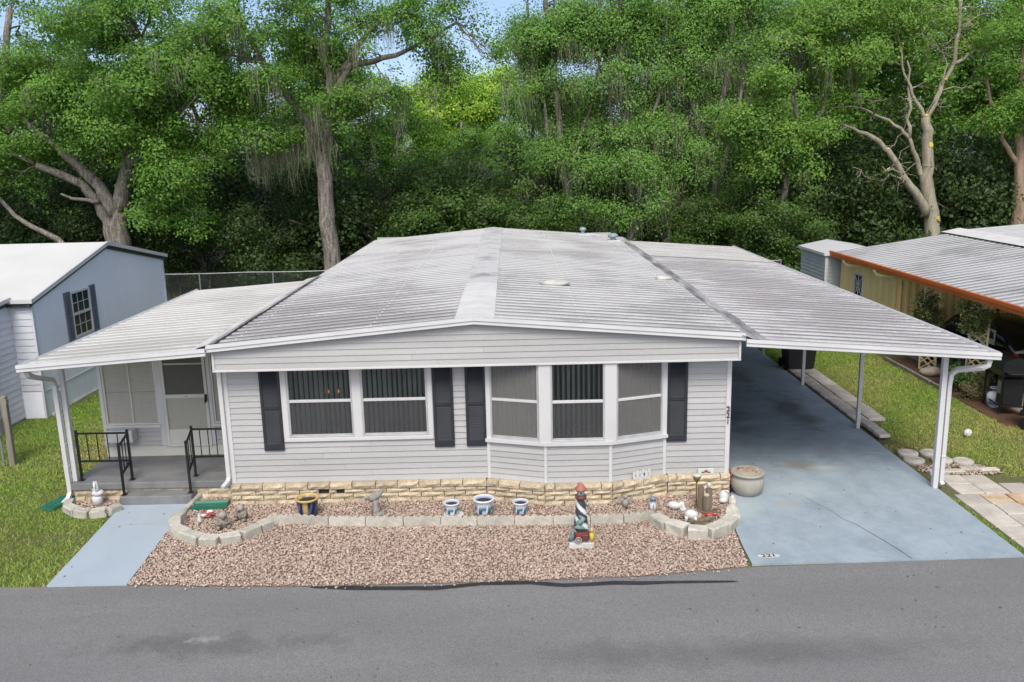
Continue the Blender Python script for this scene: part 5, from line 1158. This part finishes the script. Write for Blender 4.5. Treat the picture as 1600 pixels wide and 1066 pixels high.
def lobes_in(big, K, seed, rmin, rmax):
    """medium clumps spread through a few large ellipsoids, thickest towards their outside"""
    r = np.random.default_rng(seed); out = []; vol = np.array([b[3]*b[4]*b[5] for b in big])**.75; vol /= vol.sum()
    for b, k in zip(big, np.maximum(1, np.round(vol*K)).astype(int)):
        for _ in range(k):
            d = r.normal(size=3); d /= np.linalg.norm(d); q = r.uniform(.25, 1)**.5
            rr = r.uniform(rmin, rmax); out.append((b[0]+d[0]*b[3]*q, b[1]+d[1]*b[4]*q, b[2]+d[2]*b[5]*q, rr*1.15, rr*1.15, rr*.72))
    return out
def clusters(lobes, dens, seed):
    r = np.random.default_rng(seed); P = []; D = []
    for l in lobes:
        n = int(dens*l[3]*l[4]); d = r.normal(size=(n, 3)); d /= np.linalg.norm(d, axis=1, keepdims=True); q = r.uniform(.15, 1, (n, 1))**.45
        p = np.array(l[:3])+d*q*np.array(l[3:]); P.append(p); D.append(d)
    P = np.concatenate(P); D = np.concatenate(D); nz = fnoise(P*1.1, seed+9, 3); return P[nz > -.42], D[nz > -.42]
def wiggle(a, b, n, amp, sag=0.):
    a, b = Vector(a), Vector(b); pts = []
    for i in range(n+1):
        t = i/n; p = a.lerp(b, t); e = math.sin(math.pi*t)
        p += Vector((random.uniform(-1, 1), random.uniform(-1, 1), random.uniform(-1, 1)))*amp*e*(b-a).length*.16+Vector((0, 0, sag*e)); pts.append(p)
    return pts
PALO = [(0.075, 0.158, 0.026), (0.107, 0.227, 0.036), (0.151, 0.303, 0.044), (0.219, 0.375, 0.053)]
PALM = [(0.111, 0.216, 0.049), (0.153, 0.293, 0.066), (0.186, 0.351, 0.072), (0.239, 0.414, 0.087)]
PALY = [(0.088, 0.183, 0.029), (0.131, 0.26, 0.044), (0.193, 0.332, 0.054), (0.25, 0.374, 0.069)]
PALD = [(0.02, 0.039, 0.01), (0.034, 0.064, 0.015), (0.053, 0.097, 0.022), (0.083, 0.139, 0.03)]  # thicket greens darkened, so the low shade of the wood is in the colour
PALL = [(0.161, 0.297, 0.03), (0.273, 0.446, 0.045), (0.385, 0.564, 0.074), (0.513, 0.653, 0.119)]  # lime leaf greens, brightened with sunlight put into the colour
def moss_mesh(pts, seed, lmin, lmax, per=20):
    r = np.random.default_rng(seed); n = len(pts)*per
    p = np.repeat(np.array(pts), per, 0)+r.normal(size=(n, 3))*np.array([.16, .16, .12]); L = r.uniform(lmin, lmax, n)*np.repeat(r.uniform(.5, 1.25, len(pts)), per); w0 = r.uniform(.005, .013, n); a = r.uniform(0, 3.14, n)
    V = []; S_ = 4; sw = r.normal(size=(n, 2))*.07
    for k in range(S_+1):
        t = k/S_; ww = w0*(1-t)**.7+.001; o = np.stack([np.cos(a+t)*ww, np.sin(a+t)*ww, np.zeros(n)], 1); q = p+np.stack([sw[:, 0]*t*L+.03*np.sin(6*t+a), sw[:, 1]*t*L, -L*t], 1); V += [q-o, q+o]
    V = np.stack(V, 1).reshape(-1, 3); b = (2*(S_+1))*np.arange(n)[:, None]; F = np.concatenate([b+np.array([[2*k, 2*k+1, 2*k+3, 2*k+2]]) for k in range(S_)], 0)
    c = np.array([.23, .235, .165])*r.uniform(.55, 1.35, (n, 1)); return np_mesh('moss', V, F, MOSSM, np.repeat(c, 2*(S_+1), 0))
def tree(name, label, limbs, big, K, rr, dens, per, spread, ln, wd, pal, seed, bark=BARK, moss=0, mosslen=(.5, 1.6), group=None, extra=(), flat=.65, cat='tree', mosspts=(), twigs=0):
    """limbs: list of (points, r0, r1); crown clumps hang on branches grown from the nearest limb"""
    random.seed(seed); b0 = limbs[0][0][0]
    t = thing(name, label, cat, b0, 0, group); O = np.array(b0)
    mb = MB(); nodes = []
    for pts, a, b in limbs:
        P = []; 
        for i in range(len(pts)-1):
            seg = wiggle(pts[i], pts[i+1], 4, .35); P += seg if i == 0 else seg[1:]
        m = len(P)-1; rad = [a+(b-a)*(i/m)**.8 for i in range(m+1)]
        if limbs[0][0] is pts: rad[0] *= 1.35; rad[1] *= 1.12
        mb.tube([Vector(p)-Vector(b0) for p in P], rad, 14 if a > .2 else 8, jit=.07 if a > .12 else .03); nodes += [(p, q) for p, q in zip(P[1:], rad[1:])]
    lob = lobes_in(big, K, seed, *rr)+list(extra)
    for l in lob:
        c = Vector(l[:3]); best = min(nodes, key=lambda nd: (nd[0]-c).length+max(0, nd[0].z-c.z)*.7)
        L = (best[0]-c).length
        r0 = min(best[1]*.55, .02+.016*L); path = wiggle(best[0], c, 5, .7, .12*L if c.z > best[0].z else 0)
        mb.tube([p-Vector(b0) for p in path], [r0*(1-.75*i/5) for i in range(6)], 5)
        for _ in range(4):
            e = c+Vector((random.gauss(0, l[3]*.5), random.gauss(0, l[4]*.5), random.gauss(0, l[5]*.5))); i0 = random.randint(2, 5)
            mb.tube([p-Vector(b0) for p in wiggle(path[i0], e, 3, .8)], [r0*.4, r0*.3, r0*.2, .006], 4)
    for _ in range(twigs):
        p, q = random.choice(nodes); e = p+Vector((random.gauss(0, .8), random.gauss(0, .35), random.gauss(.25, .5))); pth = wiggle(p, e, 4, .8); mb.tube([k-Vector(b0) for k in pth], [.03, .025, .018, .012, .006], 5)
        for __ in range(2): e2 = pth[2]+Vector((random.gauss(0, .45), random.gauss(0, .2), random.gauss(.1, .35))); mb.tube([k-Vector(b0) for k in wiggle(pth[2], e2, 3, .8)], [.015, .012, .008, .004], 4)
    mb.build('trunk', bark, t, True)
    Cn, Dn = clusters(lob, dens*1.2, seed+1); V, F, c = leaves(Cn-O, int(per*1.4), spread, ln*.86, wd*.92, seed+2, pal, flat, outw=Dn)
    put('crown', np_mesh('crown', V, F, LEAF, c), t)
    if moss or len(mosspts):
        q = Cn[np.random.default_rng(seed+5).permutation(len(Cn))]; q = q[q[:, 2] < np.percentile(q[:, 2], 72)][:moss]
        q = np.concatenate([q, np.array(mosspts).reshape(-1, 3)]) if len(mosspts) else q
        put('moss', moss_mesh(q-O, seed+6, *mosslen), t, kind='stuff')
    return t
def copy_tree(o, loc, rz, sc, label, group):
    c = o.copy(); COL.objects.link(c); c.location = loc; c.rotation_euler = (0, 0, rz); c.scale = sc; c['label'] = label
    if group: c['group'] = group
    for ch in list(o.children):
        k = ch.copy(); COL.objects.link(k); k.parent = c
    return c

# oaks and other trees standing just behind the fence, left to right
tree('live_oak', 'thin crowned oak with dark bare limbs at the far left', [([(-18.2, 24, 0), (-17.6, 24, 4), (-16.6, 23.8, 8), (-15.4, 23.5, 12)], .35, .12), ([(-17.0, 23.9, 6.5), (-15.0, 23.4, 8.2), (-13.8, 23, 10.0)], .17, .05), ([(-16.6, 23.8, 8), (-16.8, 23.5, 10), (-17.6, 23.4, 13)], .16, .05)],
     [(-16.5, 23.5, 9.2, 3.2, 2.6, 3.6), (-14.2, 22.8, 8.6, 1.6, 1.8, 1.8)], 34, (.55, .95), 34, 20, .42, .15, .085, PALO, 101, twigs=14)
tree('live_oak', 'forked live oak with pale leaning limbs behind the white house', [([(-11.4, 22, -.1), (-11.3, 22, 2.2), (-11.25, 22, 3.9)], .42, .33), ([(-11.9, 22.3, -.1), (-11.8, 22.3, 2.5), (-12.1, 22.2, 4.1), (-12.6, 22, 4.9), (-14.2, 21.6, 5.7)], .34, .13), ([(-11.3, 22, 3.5), (-12.2, 21.8, 5.2), (-13.3, 21.7, 6.4), (-14.6, 21.6, 7.6)], .30, .10), ([(-11.25, 22, 3.8), (-10.7, 22, 5.6), (-10.0, 22, 8), (-9.5, 21.8, 10.5)], .34, .10), ([(-10.7, 22, 5.6), (-8.6, 21.6, 7.4), (-6.6, 21.4, 8.6)], .2, .06), ([(-12.0, 22, 4.2), (-13.0, 21.7, 4.35), (-13.35, 21.6, 4.55)], .10, .04), ([(-10.5, 22, 6.2), (-8.9, 21.0, 5.4), (-8.2, 20.6, 4.6)], .14, .05)],
     [(-10.2, 22, 9.4, 4.6, 3.2, 3.4), (-7.4, 21.4, 8.6, 2.8, 2.4, 3.2), (-15.0, 21.6, 6.3, 1.6, 1.4, .9), (-8.5, 20.9, 4.6, 1.9, 1.3, 1.9), (-12.6, 22, 8.0, 2.2, 2, 1.4)], 84, (.7, 1.25), 30, 24, .5, .15, .085, PALO, 112, moss=30, mosslen=(.4, 1.0), extra=[(-13.5, 21.0, 6.8, .9, .7, .6), (-12.0, 21.0, 6.5, .8, .7, .5), (-10.9, 21.0, 6.2, .7, .6, .5), (-15.9, 21.2, 5.4, .9, .9, .6), (-9.6, 20.6, 3.6, .9, .8, .6), (-7.6, 20.5, 3.2, .8, .8, .5)])
tree('fallen_limb', 'curved bare limb sweeping left below the forked oak', [([(-13.0, 21.2, 1.8), (-13.5, 21.2, 2.75), (-14.6, 21.2, 3.35), (-15.4, 21.1, 4.2), (-16.2, 21, 5.3)], .15, .06)], [(-16.3, 21, 6.0, .8, .8, .5)], 3, (.5, .7), 34, 20, .4, .14, .08, PALY, 119, cat='branch')
tree('live_oak', 'big live oak with tall straight trunk and hanging grey moss', [([(-2.5, 21, -.1), (-2.45, 21, 2.6), (-2.5, 21, 4.6), (-2.55, 21, 6.1)], .36, .27), ([(-2.55, 21, 6.0), (-3.1, 21, 7.3), (-4.3, 21, 9.0), (-5.4, 20.8, 11)], .27, .08), ([(-2.5, 21, 6.0), (-1.9, 21, 7.9), (-2.2, 21, 9.6), (-1.8, 20.8, 12)], .28, .10), ([(-2.0, 21, 7.9), (-1.2, 20.9, 9.2), (.6, 20.7, 9.5), (3.0, 20.4, 10.6)], .2, .05), ([(-1.9, 21, 8.6), (-.4, 20.8, 10.4), (1.6, 20.6, 11.8)], .14, .05)],
     [(-5.2, 20.6, 9.9, 2.4, 2.2, 2.6), (-2.2, 20.6, 11.0, 2.2, 2.2, 2.0), (.8, 20.4, 10.2, 2.4, 1.8, 1.6), (3.1, 20.2, 9.3, 1.7, 1.3, 1.3), (-4.6, 20.6, 7.0, 1.4, 1.2, 1.5), (-.6, 20.6, 7.6, 1.6, 1.2, 1.3)], 66, (.55, 1.0), 32, 22, .42, .14, .08, PALO, 133, moss=90, mosslen=(.5, 1.5), mosspts=[(-3.2+.1*k, 20.6, 6.4+.12*(k % 5)) for k in range(-14, 12)]+[(-5.2+.12*k, 20.7, 5.8+.2*(k % 4)) for k in range(16)], extra=[(4.9, 20.2, 8.7, .6, .6, .4), (5.6, 20.2, 8.2, .45, .45, .3), (-3.7, 20.3, 6.7, .7, .6, .5), (-1.5, 20.3, 7.1, .7, .6, .5), (-2.7, 20.2, 7.9, .8, .6, .6), (2.4, 20.3, 11.6, .9, .8, .7), (3.7, 20.3, 10.6, .8, .7, .6), (1.2, 20.3, 12.2, .9, .8, .7), (-3.4, 20.2, 8.8, .8, .6, .6)])
def mossy(x, y, lean, seed, label, h=13.5, wdt=1.9, low=2.6):
    return tree('moss_draped_tree', label, [([(x, y, -.1), (x+.1, y, 3.5), (x+lean*.4, y, 7), (x+lean, y-.2, h)], .27, .09), ([(x+.1, y, 3.8), (x+.9*np.sign(lean+.01), y, 6.5), (x+1.4*np.sign(lean+.01)+lean*.3, y-.2, h-1.2)], .13, .05), ([(x+.2*lean, y, 5), (x-1.1*np.sign(lean+.01), y, 8), (x-1.3*np.sign(lean+.01), y, h-2)], .12, .04)],
         [(x+lean*.4, y+.5, 8.4, wdt, 1.4, 3.6), (x+lean*.1, y+.4, 4.6, wdt*.9, 1.2, low), (x+lean*.8, y+.2, 11.2, wdt*1.05, 1.4, 1.8)], 80, (.5, .9), 38, 24, .42, .13, .068, PALM, seed, moss=170, mosslen=(.35, 1.3), flat=.9)
mossy(7.4, 24, -.9, 201, 'moss draped tree nearest the gap of sky', 13, 1.9); mossy(10.1, 23.6, -.7, 212, 'moss draped tree with two tall stems left of the middle tree', 14, 1.8); mossy(11.6, 24.4, .3, 223, 'moss draped middle tree with a dark straight trunk', 14, 1.7); mossy(13.6, 24, .5, 234, 'moss draped tree with grey trunk just left of the yellow green oak', 14, 1.9)
tree('young_oak', 'yellow green leafy oak in front of the mossy trees', [([(15.6, 20.8, -.1), (15.7, 20.8, 3), (15.9, 20.8, 6), (16.2, 20.8, 9.5)], .2, .06), ([(15.8, 20.8, 4.5), (14.6, 20.6, 6.2), (14.1, 20.5, 7.6)], .1, .04), ([(15.8, 20.8, 5), (17.0, 20.6, 7), (17.4, 20.5, 8.8)], .1, .04)],
     [(15.9, 20.5, 7.9, 2.0, 1.5, 2.5), (15.2, 20.3, 6.2, 1.7, 1.2, 1.2), (17.6, 20.8, 10.3, 1.6, 1.4, 1.6)], 44, (.55, .95), 42, 24, .4, .13, .085, PALY, 247, moss=24, mosslen=(.4, .9), extra=[(16.4, 20.4, 4.9, .8, .8, .6)])
cutp = []
t5 = tree('pruned_oak', 'pruned pale oak with yellow saw cuts behind the yellow house', [([(22.45, 22, -.1), (22.4, 22, 1.9), (22.0, 22, 3.9), (21.85, 22, 5.7), (21.72, 22, 6.8)], .38, .17), ([(22.05, 22, 2.9), (21.2, 21.9, 4.1), (20.2, 21.8, 5.5), (19.2, 21.7, 6.2), (18.1, 21.6, 6.6)], .21, .05), ([(21.95, 22, 4.1), (21.5, 22, 5.1), (21.1, 22, 6.0), (20.2, 21.9, 6.7), (19.0, 21.8, 7.2)], .13, .04), ([(21.72, 22, 6.7), (22.2, 22, 7.8), (22.7, 22, 9.0), (22.75, 22, 11.5)], .13, .06), ([(21.7, 22, 6.7), (21.2, 22, 7.5), (20.7, 22, 8.5), (20.3, 21.9, 10)], .10, .03), ([(21.1, 22, 6.0), (21.0, 22, 7.5), (20.8, 22, 9)], .09, .03), ([(22.6, 22, 8.8), (23.4, 21.9, 9.3), (24.3, 21.8, 9.2)], .08, .02), ([(20.6, 21.8, 5.0), (19.9, 21.6, 4.6), (19.0, 21.5, 4.4)], .05, .012), ([(21.0, 21.9, 4.3), (20.4, 21.7, 4.5), (19.9, 21.6, 4.9)], .045, .012), ([(22.2, 22, 7.9), (22.3, 21.8, 8.8), (22.0, 21.7, 9.4)], .05, .015), ([(18.4, 21.6, 6.5), (17.6, 21.5, 6.0), (16.9, 21.4, 5.4)], .05, .01)],
     [(20.8, 22.9, 10.6, 3.1, 1.5, 1.6), (23.6, 22.6, 10.8, 1.8, 1.4, 1.5), (18.6, 22.4, 8.9, 1.2, 1.0, 1.0)], 36, (.5, .9), 34, 22, .42, .13, .075, PALY, 258, bark=BARKP, twigs=34)
for p, n_, r_ in (((22.50, 21.79, 2.72), (.75, -.6, .2), .12), ((21.92, 21.79, 5.70), (.25, -.95, .1), .10), ((21.70, 21.88, 6.88), (-.3, -.55, .8), .07), ((20.15, 21.70, 5.60), (-.3, -.6, .75), .05), ((22.40, 21.91, 8.25), (.6, -.7, .2), .045)):
    o = MB().lathe([(r_*1.1, -.07), (r_*1.02, 0.0), (r_*.98, .004), (.002, .006)], n=16).build('saw_cut', CUT, t5, loc=Vector(p)-Vector((22.45, 22, -.1))); o.rotation_euler = Vector(n_).to_track_quat('Z', 'Y').to_euler()
tree('pine_tree', 'reddish trunked tree at the right edge with forking limbs', [([(25.95, 22, -.1), (25.85, 22, 2.4), (25.7, 22, 4.8), (25.6, 22, 7), (25.3, 22, 11)], .30, .12), ([(25.7, 22, 4.7), (25.1, 21.9, 5.5), (24.2, 21.8, 7.2), (23.7, 21.7, 9)], .13, .05)],
     [(25.6, 21.6, 8.8, 1.8, 1.4, 2.2), (24.9, 21.4, 6.8, 1.1, 1, 1.0)], 30, (.5, .85), 36, 22, .4, .13, .07, PALO, 266, bark=BARKR)
# trees deeper in the wood: three kinds built, then copied
GRP = None
bt = []
bt.append(tree('woodland_tree', 'bright lime green tree with sunlight painted into its leaves beyond the oak', [([(2.6, 44, 0), (2.7, 44, 5), (2.9, 44, 9)], .35, .1)], [(1.2, 43.5, 8.6, 3.4, 2.4, 2.4), (4.4, 43.5, 9.2, 2.6, 2.2, 2.0)], 46, (.8, 1.3), 16, 22, .6, .22, .13, PALL, 301))
B1 = tree('woodland_tree', 'dark tree deep in the wood behind the forked oak', [([(-12, 33, 0), (-12, 33, 6), (-11.6, 33, 13)], .35, .1)], [(-12, 32.5, 10, 4.2, 2.6, 5.5), (-12, 32.2, 4.5, 3.6, 2, 3)], 90, (.9, 1.5), 13, 22, .66, .24, .14, PALO, 311)
B2 = tree('woodland_tree', 'tall tree deep in the wood behind the moss draped trees', [([(12, 33, 0), (12.2, 33, 7), (12, 33, 15)], .3, .1)], [(12, 32.5, 9.5, 3.4, 2.4, 5.5), (12, 32.4, 3.6, 3.4, 2, 2.6)], 80, (.9, 1.4), 13, 22, .62, .23, .12, PALM, 322, moss=40, mosslen=(.8, 2.))
B1.location = (-12, 33, 0); B1.scale = (.85, .85, .8); B2.location = (17.5, 34, 0); B2['label'] = 'tall woodland tree behind the yellow green oak'
B1['group'] = B2['group'] = 'woodland trees'
for k, (x, y, sz, rz, src, lab) in enumerate([(-25, 34, .9, 40, B1, 'dark woodland tree at the far left edge of the wood'), (-19, 36, .85, 160, B1, 'woodland tree showing between the two left oaks'), (-6, 35, .88, 75, B1, 'woodland tree behind the left oaks, seen over the porch'), (-1.5, 38, .62, 200, B1, 'lower woodland tree behind the straight oak trunk'), (6, 37, .66, 20, B2, 'low woodland tree under the gap of sky'), (10, 40, .64, 250, B1, 'woodland tree far back between moss draped stems'), (12.3, 33.5, .62, 120, B2, 'woodland tree deep behind the middle moss draped tree'), (22, 33, 1.0, 300, B1, 'dark woodland tree behind the pruned oak'), (27, 33, 1.05, 190, B2, 'woodland tree left of the right edge'), (32, 34, 1.1, 80, B1, 'dark woodland tree beyond the right edge trunk'), (-31, 38, .75, 100, B2, 'mossy woodland tree beyond the left edge'), (25, 42, 1.2, 10, B2, 'far woodland tree above the right roofs'), (2.4, 33, .5, 140, B2, 'short woodland tree just above the main roof ridge')]):
    copy_tree(src, (x, y, 0), R(rz), (sz, sz, sz), lab, 'woodland trees')
for k, x in enumerate((-34, -24, -15, -6, 2, 10, 19, 28, 38)): copy_tree((B1, B2)[k % 2], (x, 58+3*(k % 3), 0), R(47*k), (.85, .85, .6), ['far tree line tree at the extreme left', 'far tree line tree behind the left edge oaks', 'far tree line tree behind the forked oak', 'far tree line tree seen past the straight oak', 'far tree line tree below the gap of sky', 'far tree line tree behind the mossy stems', 'far tree line tree behind the yellow green oak', 'far tree line tree behind the pruned oak', 'far tree line tree at the extreme right'][k], 'woodland trees')
# thicket under the trees
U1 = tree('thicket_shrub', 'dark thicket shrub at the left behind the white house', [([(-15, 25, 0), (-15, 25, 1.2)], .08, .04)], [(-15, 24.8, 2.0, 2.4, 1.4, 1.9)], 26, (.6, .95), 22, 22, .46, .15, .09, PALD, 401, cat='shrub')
U2 = tree('thicket_shrub', 'green thicket shrub rising behind the main roof', [([(4.4, 23, 0), (4.4, 23, 1.6)], .08, .04)], [(4.4, 22.8, 2.6, 2.0, 1.2, 2.2)], 26, (.55, .9), 26, 24, .42, .14, .085, [(.035, .070, .015), (.058, .115, .022), (.09, .17, .03), (.13, .22, .04)], 412, cat='shrub')
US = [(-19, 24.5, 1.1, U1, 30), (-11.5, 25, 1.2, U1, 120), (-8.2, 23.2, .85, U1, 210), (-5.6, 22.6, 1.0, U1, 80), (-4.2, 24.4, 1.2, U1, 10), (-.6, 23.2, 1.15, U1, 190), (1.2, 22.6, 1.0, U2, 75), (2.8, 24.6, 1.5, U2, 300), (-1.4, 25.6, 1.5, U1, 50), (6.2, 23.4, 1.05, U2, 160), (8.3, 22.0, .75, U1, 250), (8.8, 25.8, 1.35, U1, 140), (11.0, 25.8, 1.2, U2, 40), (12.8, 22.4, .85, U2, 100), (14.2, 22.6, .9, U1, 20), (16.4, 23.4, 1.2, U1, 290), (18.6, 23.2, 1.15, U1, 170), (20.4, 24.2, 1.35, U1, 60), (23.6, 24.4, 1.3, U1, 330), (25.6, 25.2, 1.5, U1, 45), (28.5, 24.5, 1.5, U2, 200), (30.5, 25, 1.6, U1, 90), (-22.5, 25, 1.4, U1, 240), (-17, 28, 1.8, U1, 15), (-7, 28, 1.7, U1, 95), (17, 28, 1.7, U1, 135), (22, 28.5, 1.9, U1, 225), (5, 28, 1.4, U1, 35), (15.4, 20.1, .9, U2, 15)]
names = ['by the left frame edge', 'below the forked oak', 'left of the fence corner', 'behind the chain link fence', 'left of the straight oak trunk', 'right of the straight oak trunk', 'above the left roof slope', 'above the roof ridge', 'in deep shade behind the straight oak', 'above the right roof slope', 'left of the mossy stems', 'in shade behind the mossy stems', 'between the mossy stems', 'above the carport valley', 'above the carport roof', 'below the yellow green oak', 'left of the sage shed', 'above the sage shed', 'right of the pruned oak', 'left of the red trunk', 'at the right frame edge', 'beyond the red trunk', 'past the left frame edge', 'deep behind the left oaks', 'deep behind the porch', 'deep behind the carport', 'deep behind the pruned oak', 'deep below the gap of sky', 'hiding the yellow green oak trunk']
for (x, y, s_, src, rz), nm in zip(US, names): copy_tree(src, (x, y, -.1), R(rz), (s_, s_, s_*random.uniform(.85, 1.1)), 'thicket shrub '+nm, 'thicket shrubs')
# neighbour's vines and shrubs
def leafy(name, label, cat, big, K, rr, dens, per, spread, ln, wd, pal, seed, base, stems):
    tree(name, label, [([base, stems], .025, .012)], big, K, rr, dens, per, spread, ln, wd, pal, seed, cat=cat)
leafy('climbing_vine', 'leafy vine on the trellis nearer the yellow wall', 'vine', [(15.42, 7.75, 1.75, .14, .3, .5)], 10, (.16, .26), 260, 12, .12, .06, .04, [(.03, .05, .015), (.06, .09, .02), (.12, .14, .04), (.2, .19, .07)], 501, (15.42, 7.9, 0), (15.42, 7.8, 1.6))
leafy('climbing_vine', 'leafy vine on the trellis beside the black car', 'vine', [(15.42, 5.55, 1.9, .14, .36, .35)], 9, (.16, .26), 260, 12, .12, .06, .04, [(.03, .05, .015), (.06, .09, .02), (.12, .14, .04), (.2, .19, .07)], 512, (15.42, 5.7, 0), (15.42, 5.6, 1.7))
leafy('garden_shrub', 'low bright green shrub in the mulch bed by the grill', 'shrub', [(15.5, 5.9, .35, .3, .5, .28)], 9, (.16, .26), 240, 12, .14, .075, .045, [(.04, .09, .02), (.07, .15, .03), (.11, .2, .05), (.16, .24, .07)], 523, (15.5, 5.9, 0), (15.5, 5.9, .3))
leafy('garden_shrub', 'small tan grassy shrub in the mulch bed behind the post', 'shrub', [(15.35, 5.25, .3, .22, .3, .25)], 6, (.14, .22), 220, 12, .13, .09, .02, [(.14, .13, .06), (.22, .2, .09), (.3, .26, .13)], 534, (15.35, 5.25, 0), (15.35, 5.25, .3))

# fallen leaves on the drive, walk, road and lawn
FL = pm('dry_leaf', (.30, .19, .08), .8, (.20, .12, .05), 5, rand=.3)
fl = MB()
for (xa, xb, ya, yb, n_, z) in ((-1.7, -.7, -2.7, -.1, 7, .004), (8.4, 11.9, -2.5, 8, 50, .004), (-2, 12, -5.4, -3.0, 60, -.016), (0, 8, -2.8, -.5, 60, .02), (12, 14.9, -2, 8, 60, .03), (-6, -2.9, -2.6, 6, 50, .03)):
    for _ in range(n_):
        x, y, a, q = random.uniform(xa, xb), random.uniform(ya, yb), random.uniform(0, 6.28), random.uniform(.012, .03)
        c_, s_ = math.cos(a)*q, math.sin(a)*q; fl.add([(x-c_, y-s_, z), (x-s_*.5, y+c_*.5, z+.008), (x+c_, y+s_, z+.002), (x+s_*.5, y-c_*.5, z+.008)], [(0, 3, 2, 1)])
fl.build('fallen_leaves', FL, label='scattered dry brown leaves on paving, gravel and lawn', category='leaf litter', kind='stuff')
